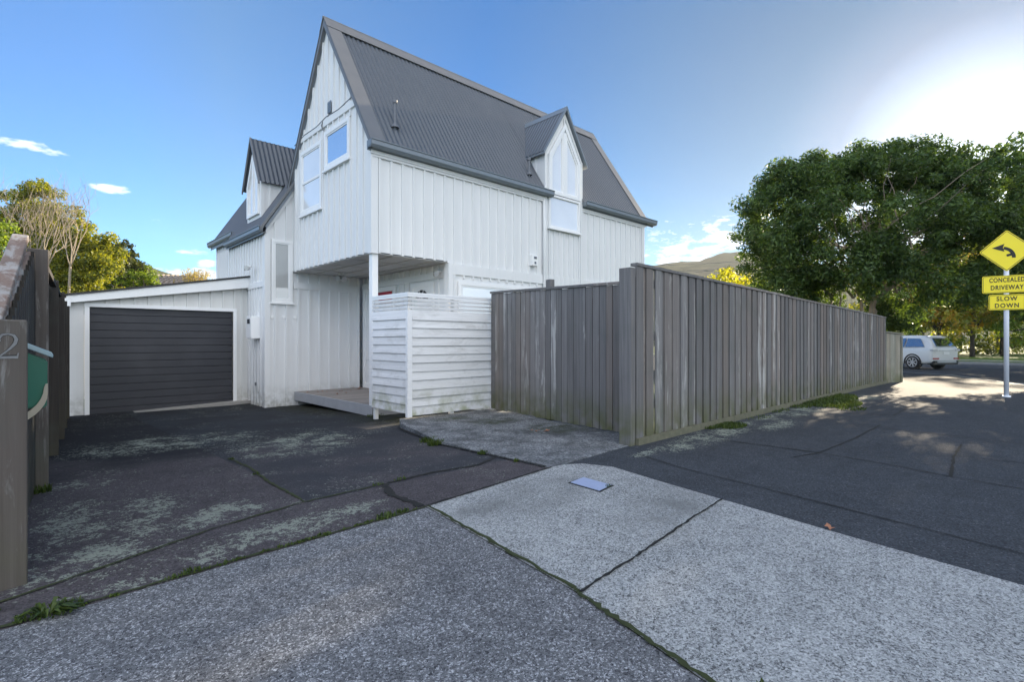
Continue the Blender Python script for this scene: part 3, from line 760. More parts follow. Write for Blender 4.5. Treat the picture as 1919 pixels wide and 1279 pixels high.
def gutter_y(y0, y1, x, z):
    prof = [(x + .05, z - .13), (x - .05, z - .13), (x - .085, z - .09), (x - .085, z - .025), (x - .10, z - .012), (x - .10, z), (x - .088, z), (x - .07, z - .02), (x - .07, z - .085), (x - .045, z - .11), (x + .05, z - .11)]
    bm = B(); prism(bm, [(a, y0, b) for a, b in prof], (0, y1 - y0, 0))
    for Y in (y0, y1 - .006): prism(bm, [(a, Y, b) for a, b in ((x + .05, z - .12), (x - .045, z - .12), (x - .08, z - .085), (x - .08, z - .012), (x + .05, z - .012))], (0, .006, 0))
    return obj('gutter', bm, 'gutter', house)
gutter_y(11.43, 14.05, 3.66, 3.55); gutter_y(14.1, 16.35, 3.84, 3.86)
# wing roof (ridge along y)
WX, WZ, WE, WEZ = 5.45, 6.40, 3.62, 3.50
ws = (WZ - WEZ) / (WX - WE)
wr = sheet_obj('wing_roof', [((WX, 11.42, WZ), (0, 2.68, 0), (WE - WX, 0, WEZ - WZ), (-ws, 0, 1)),
                             ((WX, 14.1, WZ), (0, 2.15, 0), (WE + .17 - WX, 0, WEZ + .17 * ws - WZ), (-ws, 0, 1)),
                             ((WX, 11.42, WZ), (0, 4.83, 0), (3.6, 0, -3.6 * .8), (.8, 0, 1))], house)
bm = B(); prism(bm, [(WE + .03, 11.43, WEZ - .02), (WX, 11.43, WZ - .03), (WX, 11.43, WZ - .11), (WE + .03, 11.43, WEZ - .12)], (0, 2.66, 0))
prism(bm, [(WE + .2, 14.092, WEZ - .02 + .17 * ws), (WX, 14.092, WZ - .03), (WX, 14.092, WZ - .11), (WE + .2, 14.092, WEZ - .12 + .17 * ws)], (0, 2.15, 0))
obj('wing_roof_body', bm, 'gutter', house)
bm = B()
prism(bm, [(WE - .02, 11.40, WEZ + .03), (WX, 11.40, WZ + .035), (WX, 11.40, WZ - .06), (WE - .02, 11.40, WEZ - .06)], (0, .03, 0))
obj('wing_barge', bm, 'flash', house)
bm = B(); prism(bm, [(3.72, 11.47, 3.40), (HX0, 11.47, 3.40 + ws * (HX0 - 3.72)), (HX0, 11.47, 3.50 + ws * (HX0 - 3.72)), (3.72, 11.47, 3.50)], (0, .035, 0))
obj('wing_verge_trim', bm, 'wall', house)

# ---- front dormer
DX0, DX1, DXC, DY, DA, DE = 8.50, 9.78, 9.14, 7.975, 6.52, 5.42
dm = obj('dormer', prism(B(), [(DX0, DY, 3.66), (DX1, DY, 3.66), (DX1, DY, DE), (DXC, DY, DA - .06), (DX0, DY, DE)], (0, 1.45, 0)), 'wall', house)
bm = B()
for x in (DX0 - .016, DX1 - .055): bx(bm, x, x + .075, DY - .02, DY - .001, -.3, DE)
for X, sgn in ((DX0, -1), (DX1, 1)):
    for y in (8.25, 8.5, 8.75, 9.0):
        zz = roof_z(y) - .1
        if zz < DE - .05: bx(bm, X + (0 if sgn > 0 else -.02), X + (.02 if sgn > 0 else 0), y - .022, y + .022, zz, DE)
obj('dormer_batten', bm, 'wall', dm)
clad('dormer_apron', 'y', DY + .02, -1, [(DX0 + .06, -.4), (DX1 - .06, -.4), (DX1 - .06, 3.659), (DX0 + .06, 3.659)], (), .175, parent=house, th=.04)
dslope = (DA - (DE - .09)) / (DXC - (DX0 - .12))
nrmL = (-dslope, 0, 1); nrmR = (dslope, 0, 1)
sheet_obj('dormer_roof', [((DXC, DY - .09, DA + .01), (0, 1.47, 0), (DX0 - .12 - DXC, 0, (DE - .09) - DA), nrmL, .10, .011),
                          ((DXC, DY - .09, DA + .01), (0, 1.47, 0), (DX1 + .12 - DXC, 0, (DE - .09) - DA), nrmR, .10, .011)], dm)
bm = B()
for sgn in (-1, 1):
    xe = DXC + sgn * (DXC - DX0 + .12)
    prism(bm, [(DXC, DY - .10, DA + .035), (xe, DY - .10, DE - .07), (xe, DY - .10, DE - .13), (DXC, DY - .10, DA - .05)], (0, .03, 0))
    prism(bm, [(DXC, DY - .105, DA + .04), (DXC + sgn * .09, DY - .105, DA + .04 - .09 * dslope), (DXC + sgn * .09, DY - .105, DA + .028 - .09 * dslope), (DXC, DY - .105, DA + .028)], (0, 1.49, 0))
    prism(bm, [(DXC, DY - .07, DA - .0), (xe, DY - .07, DE - .10), (xe, DY - .07, DE - .13), (DXC, DY - .07, DA - .04)], (0, 1.4, 0))
obj('dormer_barge', bm, 'gutter', dm)
bm = B()   # white rakes on the dormer face
for sgn in (-1, 1):
    xe = DXC + sgn * (DXC - DX0)
    prism(bm, [(DXC, DY - .025, DA - .07), (xe, DY - .025, DE - .01), (xe, DY - .025, DE - .10), (DXC, DY - .025, DA - .19)], (0, .024, 0))
bx(bm, DXC - .02, DXC + .02, DY - .024, DY - .003, 6.05, 6.36)
obj('dormer_rake', bm, 'wall', dm)
def ring(bm, outer, inner, y, d):
    n = len(outer)
    for i in range(n):
        j = (i + 1) % n
        prism(bm, [(outer[i][0], y, outer[i][1]), (outer[j][0], y, outer[j][1]), (inner[j][0], y, inner[j][1]), (inner[i][0], y, inner[i][1])], (0, d, 0))
wo = [(8.60, 4.47), (9.68, 4.47), (9.68, 5.35), (9.14, 6.17), (8.60, 5.35)]
wi = [(8.68, 4.54), (9.60, 4.54), (9.60, 5.32), (9.14, 6.03), (8.68, 5.32)]
bm = B(); ring(bm, wo, wi, DY - .055, .053)
fw = obj('window', bm, 'trim', dm)
bm = B(); prism(bm, [(x, DY - .012, z) for x, z in wi], (0, .008, 0)); obj('pane', bm, 'glass_blind', fw)
bm = B(); bx(bm, DXC - .05, DXC + .05, DY - .045, DY - .013, 4.54, 5.95)
for sgn in (-1, 1):   # inner sashes, each a shape with a raking head
    a, b = (8.68, 9.09) if sgn < 0 else (9.19, 9.60)
    o_ = [(a, 4.54), (b, 4.54), (b, 5.95), (a, 5.32)] if sgn < 0 else [(a, 4.54), (b, 4.54), (b, 5.32), (a, 5.95)]
    i_ = [(a + .04, 4.58), (b - .04, 4.58), (b - .04, 5.82), (a + .04, 5.30)] if sgn < 0 else [(a + .04, 4.58), (b - .04, 4.58), (b - .04, 5.30), (a + .04, 5.82)]
    ring(bm, o_, i_, DY - .035, .022)
obj('sash', bm, 'trim', fw)
lw_ = obj('window', frame_rect('y', DY - .002, -1, 8.60, 9.68, 3.70, 4.455, .05, .045), 'trim', dm)
obj('pane', pane_rect('y', DY - .002, -1, 8.64, 9.64, 3.74, 4.42), 'glass_blind', lw_)

# ---- side dormer on the wing (faces -x)
EX, EC, EY0, EY1, EA, EE = 3.86, 12.67, 12.18, 13.16, 5.74, 4.74
d3 = obj('dormer', prism(B(), [(EX, EY0, 3.9), (EX, EY1, 3.9), (EX, EY1, EE), (EX, EC, EA - .06), (EX, EY0, EE)], (1.3, 0, 0)), 'wall', house)
es = (EA - (EE - .1)) / (EC - EY0 + .1)
sheet_obj('dormer_roof', [((EX - .09, EC, EA + .01), (1.35, 0, 0), (0, EY0 - .1 - EC, (EE - .1) - EA), (0, -es, 1), .10, .011),
                          ((EX - .09, EC, EA + .01), (1.35, 0, 0), (0, EY1 + .1 - EC, (EE - .1) - EA), (0, es, 1), .10, .011)], d3)
bm = B()
for sgn in (-1, 1):
    ye = EC + sgn * (EC - EY0 + .1)
    prism(bm, [(EX - .10, EC, EA + .03), (EX - .10, ye, EE - .08), (EX - .10, ye, EE - .15), (EX - .10, EC, EA - .06)], (.03, 0, 0))
obj('dormer_barge', bm, 'flash', d3)
bm = B(); ring_pts = [(EY0 + .10, 3.98), (EY1 - .10, 3.98), (EY1 - .10, 4.70), (EC, 5.38), (EY0 + .10, 4.70)]
rin = [(EY0 + .17, 4.05), (EY1 - .17, 4.05), (EY1 - .17, 4.66), (EC, 5.24), (EY0 + .17, 4.66)]
for i in range(5):
    j = (i + 1) % 5
    prism(bm, [(EX - .05, ring_pts[i][0], ring_pts[i][1]), (EX - .05, ring_pts[j][0], ring_pts[j][1]), (EX - .05, rin[j][0], rin[j][1]), (EX - .05, rin[i][0], rin[i][1])], (.049, 0, 0))
bx(bm, EX - .04, EX - .012, EC - .04, EC + .04, 4.05, 5.2)
sw = obj('window', bm, 'trim', d3)
bm = B(); prism(bm, [(EX - .012, y_, z_) for y_, z_ in rin], (.008, 0, 0)); obj('pane', bm, 'glass_blind', sw)
bm = B()
for x in (4.05, 4.27, 4.5): bx(bm, x - .02, x + .02, EY0 - .018, EY0, 4.1, EE)
bx(bm, EX - .012, EX + .06, EY0 - .02, EY0 - .001, 3.9, EE)
obj('dormer_batten', bm, 'wall', d3)

# ---- services on the house
def vent(x, y, h, r=.028):
    zz = roof_z(y); bm = B(); tube(bm, [(x, y, zz - .1), (x, y, zz + h)], r, 10)
    tube(bm, [(x, y, zz + .02), (x, y, zz + .09)], [.075, .035], 10); tube(bm, [(x, y, zz + h - .0), (x, y, zz + h + .05)], r * 1.5, 10)
    obj('vent_pipe', bm, 'pipe', house, smooth=False)
vent(4.86, 8.22, .46); vent(8.15, 8.12, .34)
bm = B(); bx(bm, 3.53, 3.735, 11.80, 12.12, 1.20, 1.68); bevel(bm, .012, 2)
mb = obj('meter_box', bm, 'trim', house); obj('meter_window', box(3.523, 3.529, 11.86, 12.04, 1.52, 1.62), 'glass_dark', mb)
bm = B(); bx(bm, 3.70, 3.735, 11.93, 11.99, .05, 1.19); obj('conduit', bm, 'wall', house)
bm = B(); bx(bm, 8.03, 8.20, HY0 - .12, HY0 - .02, 2.78, 3.02); bevel(bm, .01, 2)
ab = obj('alarm_box', bm, 'trim', house)
obj('alarm_louvre', box(8.075, 8.155, HY0 - .128, HY0 - .121, 2.93, 2.98), 'pipe', ab); obj('alarm_lens', box(8.09, 8.14, HY0 - .126, HY0 - .121, 2.82, 2.87), 'pipe', ab)
def twin_lamp(x, y, z, dirs, s=1.0):
    bm = B(); tube(bm, [(x, y, z), (x, y, z - .03 * s)], .05 * s, 12); r_ = obj('security_light', bm, 'lamp', house)
    for d in dirs:
        d = Vector(d).normalized(); p = Vector((x, y, z - .06 * s)); bm = B()
        tube(bm, [p, p + d * .05 * s, p + d * .11 * s], [.02 * s, .045 * s, .055 * s], 12); obj('lamp_head', bm, 'lens', r_)
twin_lamp(5.10, 10.9, 2.638, ((-1, -.5, -.6), (.3, -1, -.6)), 1.15)
twin_lamp(5.86, 8.3, 2.50, ((-1, .4, -.1), (-1, -.6, -.1)), .9)
twin_lamp(3.60, 12.1, 2.78, ((-1, -.7, -.1), (-1, .5, .0)), 1.0)
bm = B(); bx(bm, HX0 - .03, HX0 - .021, 9.55, 9.70, 5.50, 5.72)
for k in range(5): bx(bm, HX0 - .036, HX0 - .03, 9.56, 9.69, 5.515 + k * .04, 5.53 + k * .04)
obj('gable_vent', bm, 'gutter', house)
bm = B(); pts = [(HX0 - .03, 11.35, 5.34), (HX0 - .035, 10.8, 5.41), (HX0 - .035, 10.2, 5.40), (HX0 - .035, 9.75, 5.46), (HX0 - .035, 9.2, 5.43), (HX0 - .03, 8.55, 5.50)]
tube(bm, pts, .009, 6); tube(bm, [(HX0 - .03, 9.9, 5.42), (HX0 - .05, 9.92, 5.34), (HX0 - .03, 9.9, 5.25)], .012, 6)
obj('gable_cable', bm, 'pipe', house)
bm = B(); tube(bm, [(8.47, HY0 - .04, 4.30), (8.47, HY0 - .06, 3.6), (8.47, HY0 - .06, -.3)], .035, 10)
obj('downpipe', bm, 'wall', house, smooth=True)
bm = B(); tube(bm, [(3.86, 14.2, 3.42), (3.86, 14.2, 2.4), (3.86, 14.2, 0)], .035, 10); obj('downpipe', bm, 'wall', house, smooth=True)
for x in (3.86, 4.10, 4.34):    # filler spots along the porch wall
    obj('filler_patch', tube(B(), [(x, HY1 - .001, 1.66), (x, HY1 - .025, 1.66)], .035, 10), 'trim', house)
obj('tap', box(3.69, 3.735, 12.0, 12.08, .18, .25), 'pipe', house)

# ------------------------------------------------------------------ garage
gar = thing('garage', 'lean-to garage with dark panel door and sloping white fascia joined to the house', 'garage', (.6, 12.7, -.27))
gy = 12.715
def gtop(x): return 1.86 + (2.35 - 1.86) * (x - .63) / (3.69 - .63) + .05
clad('garage_wall', 'y', gy, -1, [(.62, -.4), (.86, -.4), (.86, gtop(.86)), (.62, gtop(.62))], (), 5, parent=gar, mat='wall2')
clad('garage_wall', 'y', gy, -1, [(.861, 1.80), (3.50, 1.80), (3.50, gtop(3.5)), (.861, gtop(.861))], (), .226, parent=gar, mat='wall2')
clad('garage_wall', 'y', gy, -1, [(3.501, -.4), (3.735, -.4), (3.735, gtop(3.735)), (3.501, gtop(3.501))], (), .23, parent=gar, mat='wall2')
bm = B(); bx(bm, .62, .72, gy + .11, 18, -.4, 1.85); bx(bm, .62, 3.73, 17.9, 18, -.4, 1.85); obj('garage_side_wall', bm, 'wall2', gar)
bm = B(); bx(bm, .865, .94, gy - .035, gy - .001, -.29, 1.80); bx(bm, 3.43, 3.50, gy - .035, gy - .001, -.2, 1.80); bx(bm, .865, 3.50, gy - .036, gy - .001, 1.801, 1.87)
obj('door_frame', bm, 'trim', gar)
bm = B(); z = -.29; k = 0
while z < 1.79:
    hgt = min(.148, 1.80 - z)
    prism(bm, [(.94, gy + .06, z), (.94, gy + .050, z + .004), (.94, gy + .050, z + hgt - .005), (.94, gy + .056, z + hgt - .002), (.94, gy + .08, z + hgt - .002), (.94, gy + .08, z)], (2.49, 0, 0))
    z += .15; k += 1
bx(bm, .94, 3.43, gy + .082, gy + .1, -.29, 1.8)
gdo = obj('garage_door', bm, 'gdoor', gar)
bm = B(); bx(bm, .94, 3.43, gy + .005, gy + .1, -.32, -.29)
obj('door_seal', bm, 'black', gdo)
bm = B()
prism(bm, [(.62, gy - .16, 1.855), (3.72, gy - .16, 2.345), (3.72, gy - .16, 2.575), (.62, gy - .16, 1.99)], (0, .03, 0))
obj('fascia', bm, 'trim', gar)
bm = B(); bx(bm, .46, .62, gy - .16, gy - .13, 1.86, 1.94); bx(bm, .60, .66, gy - .17, gy - .0, 1.79, 1.98); bx(bm, .56, .63, gy - .13, 18, 1.82, 1.94); obj('fascia_return', bm, 'trim', gar)
bm = B(); prism(bm, [(.44, gy - .19, 1.945), (.60, gy - .19, 1.985), (3.73, gy - .19, 2.58), (3.73, gy - .19, 2.615), (.60, gy - .19, 2.02), (.44, gy - .19, 1.98)], (0, 5.4, 0))
obj('garage_roof', bm, 'black', gar)
bm = B(); prism(bm, [(.72, gy - .13, 1.87), (3.72, gy - .13, 2.36), (3.72, gy - .13, 2.40), (.72, gy - .13, 1.91)], (0, .13, 0)); obj('eave_lining', bm, 'wall2', gar)
sheet('garage_threshold', [(.6, 12.45), (3.73, 12.45), (3.73, 12.9), (.6, 12.9)], 'kerb', lambda x, y: -.295 + (x - .9) * .035, .02, thick=.06)

# ------------------------------------------------------------------ louvred screen by the porch
scr = thing('privacy_screen', 'weathered white weatherboard screen with slatted top at the porch', 'screen', (4.13, 6.6, 0))
sx0, sx1, sy0, sy1 = 4.132, 5.80, 6.615, 7.66
def wboards(bm, axis, c, out, a0, a1, zb, zt, n):
    h = (zt - zb) / n
    for i in range(n):
        z = zb + i * h; j = random.uniform(-.004, .004); t = random.uniform(-.006, .006)
        P = (lambda s, d, zz: (s, c + out * d, zz)) if axis == 'y' else (lambda s, d, zz: (c + out * d, s, zz))
        pts = [P(a0, .034 + j, z - .004 + t), P(a0, .0, z - .004 + t), P(a0, -.006, z + h + .012), P(a0, .010 + j, z + h + .012)]
        e = Vector(P(a1 - random.uniform(0, .006), 0, random.uniform(-.006, .006))) - Vector(P(a0, 0, 0))
        prism(bm, pts, e)
bm = B(); wboards(bm, 'x', sx0, -1, sy0 + .02, sy1, .09, 1.60, 12); obj('weatherboards', bm, 'screen_y', scr)
bm = B(); wboards(bm, 'y', sy0, -1, sx0 + .05, sx1 - .06, .05, 1.60, 12); obj('weatherboards', bm, 'screen_x', scr)
for i, z in enumerate((1.625, 1.685, 1.745)):
    bm = B(); bx(bm, sx0 - .02, sx0 - .002, sy0 - .02, sy1, z, z + .042); bx(bm, sx0 - .002, sx1 - .05, sy0 - .02, sy0 - .002, z, z + .042); obj('slat', bm, 'screen_x', scr)
bm = B(); bx(bm, sx0 - .03, sx0 + .05, sy0 - .03, sy1 + .01, 1.835, 1.865); bx(bm, sx0 - .026, sx0 - .0, sy0 - .026, sy1, 1.80, 1.834)
bx(bm, sx0 + .051, sx1 + .01, sy0 - .03, sy0 + .05, 1.835, 1.865); bx(bm, sx0, sx1 - .05, sy0 - .026, sy0 - .0, 1.80, 1.834)
obj('top_rail', bm, 'trim', scr)
bm = B(); bx(bm, sx0 - .036, sx0 + .045, sy0 - .036, sy0 + .019, .03, 1.605); bx(bm, sx0 + .0, sx0 + .05, sy0 + .02, sy0 + .07, .03, 1.83)
bx(bm, sx1 - .06, sx1 + .04, sy0 - .05, sy0 + .05, -.02, 1.87); bx(bm, sx0 + .0, sx0 + .06, sy1 - .06, sy1, -.2, 1.83); bx(bm, 4.9, 4.97, sy0 + .01, sy0 + .06, -.05, 1.8)
obj('post', bm, 'trim', scr)

# ------------------------------------------------------------------ fences
def paling_fence(name, label, p, q, zb, ztp, ztq, w, mat, bd, cap=True, group=None, lap=True, gap=.0, th=.018, posts=None, plinth=True, side=-1, postmat=None, zfun=None, capw=.09):
    p = Vector(p); q = Vector(q); L = (q - p).length; d = (q - p) / L; n = Vector((d.y, -d.x)) * (1 if side < 0 else -1)
    zfun = zfun or (lambda s: 0)
    t = thing(name, label, 'fence', (p.x, p.y, zb))
    bm = B(); s = 0; i = 0
    while s < L - .02:
        ww = w * random.uniform(.94, 1.06); z1 = ztp + (ztq - ztp) * s / L - .02 + random.uniform(-.006, .006)
        o0 = (bd if (lap and i % 2 == 0) else 0) + random.uniform(0, .004)
        a = p + d * s + n * o0; e = p + d * min(L, s + ww - gap + ((.03 if random.random() > .03 else -.012) if lap else 0)) + n * (o0 + random.uniform(-.002, .003))
        zz = zb + zfun(s) + random.uniform(-.008, .008)
        lean = d * random.uniform(-.004, .004)
        pts = [(a.x, a.y, zz), (e.x, e.y, zz), (e.x + n.x * th, e.y + n.y * th, zz), (a.x + n.x * th, a.y + n.y * th, zz)]
        prism(bm, pts, (lean.x, lean.y, z1 - zz)); s += ww; i += 1
    obj('palings', bm, mat, t)
    bm = B()
    for zr in (.35, (ztp + zb) * .5 + .1, ztp - .25):
        a = p - n * .03; e = q - n * .03; beam(bm, (a.x, a.y, zb + zr), (e.x, e.y, zb + zr + (ztq - ztp) * (zr / 2)), .045, .09)
    obj('rail', bm, mat, t)
    if cap:
        bm = B(); k = 0; s = 0
        while s < L - .01:
            e_ = min(L, s + 2.4); a = p + d * s + n * .008; e = p + d * (e_ - .004) + n * .008
            j = random.uniform(-.006, .006)
            beam(bm, (a.x, a.y, ztp + (ztq - ztp) * s / L + j), (e.x, e.y, ztp + (ztq - ztp) * e_ / L + j * .4), capw, .032); s = e_
        obj('capping', bm, mat, t)
    if plinth:
        bm = B(); a = p + n * .004; e = q + n * .004
        for k in range(10):
            u0 = a + (e - a) * (k / 10); u1 = a + (e - a) * ((k + 1) / 10 - .0005)
            za = zfun(L * k / 10); zc = zfun(L * (k + 1) / 10)
            beam(bm, (u0.x, u0.y, za + (zb) * .5 - .02), (u1.x, u1.y, zc + zb * .5 - .02), .13, zb + .05)
        obj('plinth', bm, 'plinth', t)
    for (s, a, b, zt) in posts or ():
        c_ = p + d * s
        bm = B(); u = [c_ + d * x_ * a / 2 + n * y_ for x_, y_ in ((-1, b[0]), (1, b[0]), (1, b[1]), (-1, b[1]))]
        prism(bm, [(k.x, k.y, -.2) for k in u], (0, 0, zt + .2)); obj('post', bm, postmat or mat, t)
    return t
lf = paling_fence('paling_fence', 'long weathered grey paling fence with capping running along the asphalt footpath', (4.93, 3.285), (17.37, 3.465), (.07), 2.0, 1.80, .100, 'fence', .02,
             zfun=lambda s: fz(4.9 + s, 0), posts=[(-.055, .085, (-.12, .03), 1.955), (8.4, .05, (-.02, .052), 1.88), (4.2, .04, (-.02, .05), 1.93)])
paling_fence('low_fence', 'lower pale weathered fence at the far end of the long grey one', (17.42, 3.47), (18.55, 3.30), -.0, 1.40, 1.36, .125, 'fence_old', .01, lap=False, gap=.003, plinth=False,
             zfun=lambda s: -.1, posts=[(1.1, .1, (-.1, .05), 1.28)])
paling_fence('gate_fence', 'grey flat paling fence with a gate between white screen and corner post', (5.70, 6.55), (5.31, 3.42), .03, 1.95, 1.85, .118, 'fence', 0, lap=False, gap=.011, plinth=False, th=.016,
             side=-1, capw=.07, posts=[(1.42, .10, (-.1, -.02), 2.04), (.15, .1, (-.1, -.02), 1.97)])

# left boundary fence (dark stained) with the number post and raked rails
lfn = thing('boundary_fence', 'dark stained boundary fence beside the driveway with raking top rails', 'fence', (0.0, 3.5, 0))
def lfx(y): return -.24 + .071 * y
bm = B(); y = 3.56
while y < 12.5:
    x = lfx(y) - .10; zt = (1.12 + (y - 3.5) * .36) if y < 5.6 else 1.72
    prism(bm, [(x, y, -.3), (x + .02, y, -.3), (x + .028, y + .135, -.3), (x + .008, y + .135, -.3)], (0, 0, zt + .3)); y += .14
obj('palings', bm, 'fence_dark', lfn)
for i, (y, w, zt, xa) in enumerate(((5.68, .13, 1.895, .0), (7.62, .10, 1.82, .0), (9.2, .10, 1.80, .01), (10.8, .1, 1.78, 0), (12.3, .1, 1.78, 0))):
    x = lfx(y) + xa; bm = B(); bx(bm, x - .13, x + .0, y, y + w, -.3, zt); bevel(bm, .006, 1)
    obj('post', bm, 'post_wood' if i == 0 else 'fence_dark', lfn)
bm = B(); beam(bm, (-.135, 3.42, 1.13), (-.005, 5.56, 1.955), .095, .05); bevel(bm, .005, 1); obj('rake_rail', bm, 'rail_wood', lfn)
bm = B(); beam(bm, (-.125, 3.5, 1.03), (.028, 5.50, 1.79), .05, .11); bevel(bm, .004, 1); obj('rake_rail', bm, 'rail_wood', lfn)
bm = B(); beam(bm, (.13, 5.8, 1.78), (.58, 12.4, 1.76), .05, .05); obj('top_rail', bm, 'fence_dark', lfn)
npost = obj('number_post', bevel(prism(B(), [(-.235, 3.30, -.1), (.024, 3.378, -.1), (-.008, 3.482, -.1), (-.267, 3.404, -.1)], (0, 0, 1.35)), .007, 1), 'post_wood', lfn)

def text_mesh(body, size, ext, xs=1.0, space=1.0, bold=0.0):
    cu = bpy.data.curves.new('t', 'FONT'); cu.body = body; cu.size = size; cu.extrude = ext; cu.align_x = 'CENTER'; cu.space_character = space; cu.offset = bold; cu.space_line = .9
    o = bpy.data.objects.new('t', cu); C.objects.link(o)
    me = bpy.data.meshes.new_from_object(o.evaluated_get(bpy.context.evaluated_depsgraph_get())); C.objects.unlink(o); bpy.data.objects.remove(o)
    me.transform(Matrix.Diagonal((xs, 1, 1, 1))); return me
def put_text(name, body, size, mat, parent, M_, ext=.002, xs=1.0, space=1.0, bold=0.0):
    me = text_mesh(body, size, ext, xs, space, bold); me.transform(M_); me.materials.append(MAT[mat]); me.name = name
    o = bpy.data.objects.new(name, me); C.objects.link(o); o.parent = parent
    o.matrix_parent_inverse = Matrix.Translation(parent_loc(parent)).inverted(); return o
# serif figure 2, drawn as a ribbon with swelling stroke
MAT['numeral'] = plain('worn_numeral', (.19, .19, .19), .6, var=.3, vs=60)
MAT['numshadow'] = plain('numeral_edge', (.03, .03, .03), .8)
def numeral2(parent):
    e1 = Vector((.259, .078, 0)).normalized(); org = Vector((-.235, 3.30, 0)); nr = Vector((e1.y, -e1.x, 0))
    cx = .198; zb, hh = 1.068, .115
    pts = [(-.030, .080, .010), (-.033, .095, .012), (-.020, .111, .009), (0.0, .115, .007), (.020, .108, .011), (.029, .090, .014), (.024, .070, .013), (.008, .048, .009), (-.012, .028, .007), (-.034, .008, .006)]
    for nm, k, off, mt in (('numeral_shadow', 1.45, .001, 'numshadow'), ('numeral', 1.0, .0035, 'numeral')):
        bm = B(); L = []; Rr = []
        P = [Vector((a, b)) for a, b, c in pts]
        for i, p in enumerate(P):
            t = (P[min(i + 1, len(P) - 1)] - P[max(i - 1, 0)]).normalized(); n = Vector((-t.y, t.x)) * pts[i][2] / 2 * k
            for lst, q in ((L, p + n), (Rr, p - n)):
                w = org + e1 * (cx + q.x) + Vector((0, 0, zb + q.y)) + nr * off; lst.append(bm.verts.new(w))
        for i in range(len(P) - 1): bm.faces.new((L[i], L[i + 1], Rr[i + 1], Rr[i]))
        w_ = .012 * k
        q = [(-.036, .0), (.034, .0), (.038, .026), (.034, .026), (.030, w_), (-.034, w_)]
        bm.faces.new([bm.verts.new(org + e1 * (cx + a) + Vector((0, 0, zb + b)) + nr * (off + .0004)) for a, b in q])
        r = bmesh.ops.extrude_face_region(bm, geom=bm.faces[:])
        for v in [g_ for g_ in r['geom'] if isinstance(g_, bmesh.types.BMVert)]: v.co -= nr * (off - .0002)
        obj(nm, bm, mt, parent)
numeral2(npost)

# letterbox behind the number post
lb = thing('letterbox', 'green letterbox with pale sloping lid hung behind the number post', 'letterbox', (.02, 4.85, .5))
def lbx(bm, pts, y0, y1): return prism(bm, [(a, y0, b) for a, b in pts], (0, y1 - y0, 0))
bm = B(); lbx(bm, [(-.14, .70), (.125, .70), (.13, 1.02), (-.14, 1.16)], 4.72, 5.0); bevel(bm, .01, 2); obj('body', bm, 'green', lb)
bm = B(); lbx(bm, [(-.14, 1.185), (.155, 1.035), (.158, 1.055), (.148, 1.075), (-.14, 1.225)], 4.69, 5.02); bevel(bm, .004, 1); obj('lid', bm, 'lid', lb)
bm = B(); 
arc = [(-.14, .60)] + [(-.14 + .27 * math.sin(a), .80 - .22 * math.cos(a)) for a in [R(k * 10) for k in range(1, 10)]]
inner_ = [(x - .02 * (i > 0), z_ + .035) for i, (x, z_) in enumerate(arc)]
lbx(bm, arc + [(.13, .86), (.118, .86)] + inner_[::-1], 4.70, 5.02); obj('newspaper_holder', bm, 'cream', lb)
bm = B(); lbx(bm, [(-.14, .64), (.07, .66), (.11, .70), (-.14, .70)], 4.73, 5.0); obj('base', bm, 'black', lb)

# ------------------------------------------------------------------ road sign
sg = thing('road_sign', 'yellow diamond curve warning sign on a white pole above two text plates', 'road sign', (14.73, .854, fz(14.73, .854)))
spx, spy = 14.73, .854
bm = B(); tube(bm, [(spx, spy, -.1), (spx, spy, 3.35)], .042, 16); tube(bm, [(spx, spy, -.02), (spx, spy, .03)], .07, 16)
MAT['pole'] = plain('white_pole', (.66, .69, .74), .4, var=.05)
obj('pole', bm, 'pole', sg, smooth=True)
def sign_yellow():
    m = M('sign_yellow', .35, .5)
    m.col(m.mix(m.noise(8, 4), (.90, .70, .003), (.95, .76, .005)))
    tr = m.n.new('ShaderNodeBsdfTranslucent'); tr.inputs[0].default_value = (.9, .75, .02, 1)
    return m.m
MAT['yellow'] = sign_yellow(); MAT['signblack'] = plain('sign_black', (.02, .018, .012), .5)
e_y = Vector((.157, -.988, 0)).normalized()      # reading direction as seen by drivers
nrm_s = Vector((-.988, -.157, 0)).normalized()
def SM(cz, off):  # matrix from sign plane (x right, y up, z out) to world
    o = Vector((spx, spy, cz)) + nrm_s * (.055 + off)
    m = Matrix((( e_y.x, 0, nrm_s.x, o.x), (e_y.y, 0, nrm_s.y, o.y), (0, 1, 0, o.z), (0, 0, 0, 1))); return m
def plate(name, pts, cz, off, th, mat, parent):
    bm = B(); prism(bm, [(x, y, 0) for x, y in pts], (0, 0, -th)); bmesh.ops.transform(bm, matrix=SM(cz, off), verts=bm.verts); return obj(name, bm, mat, parent)
def rrect(w, h, r, n=5):
    P = []
    for cx, cy, a0 in ((w - r, h - r, 0), (-w + r, h - r, 90), (-w + r, -h + r, 180), (w - r, -h + r, 270)):
        P += [(cx + r * math.cos(R(a0 + 90 * k / n)), cy + r * math.sin(R(a0 + 90 * k / n))) for k in range(n + 1)]
    return P
def outline(name, w, h, r, t, cz, parent, rot=0):
    bm = B(); a = rrect(w, h, r); b = rrect(w - t, h - t, max(.002, r - t)); n = len(a)
    for i in range(n):
        j = (i + 1) % n; prism(bm, [(a[i][0], a[i][1], 0), (a[j][0], a[j][1], 0), (b[j][0], b[j][1], 0), (b[i][0], b[i][1], 0)], (0, 0, -.002))
    bmesh.ops.transform(bm, matrix=SM(cz, .004) @ Matrix.Rotation(rot, 4, 'Z'), verts=bm.verts); return obj(name, bm, 'signblack', parent)
cd = 2.998; hs = .302
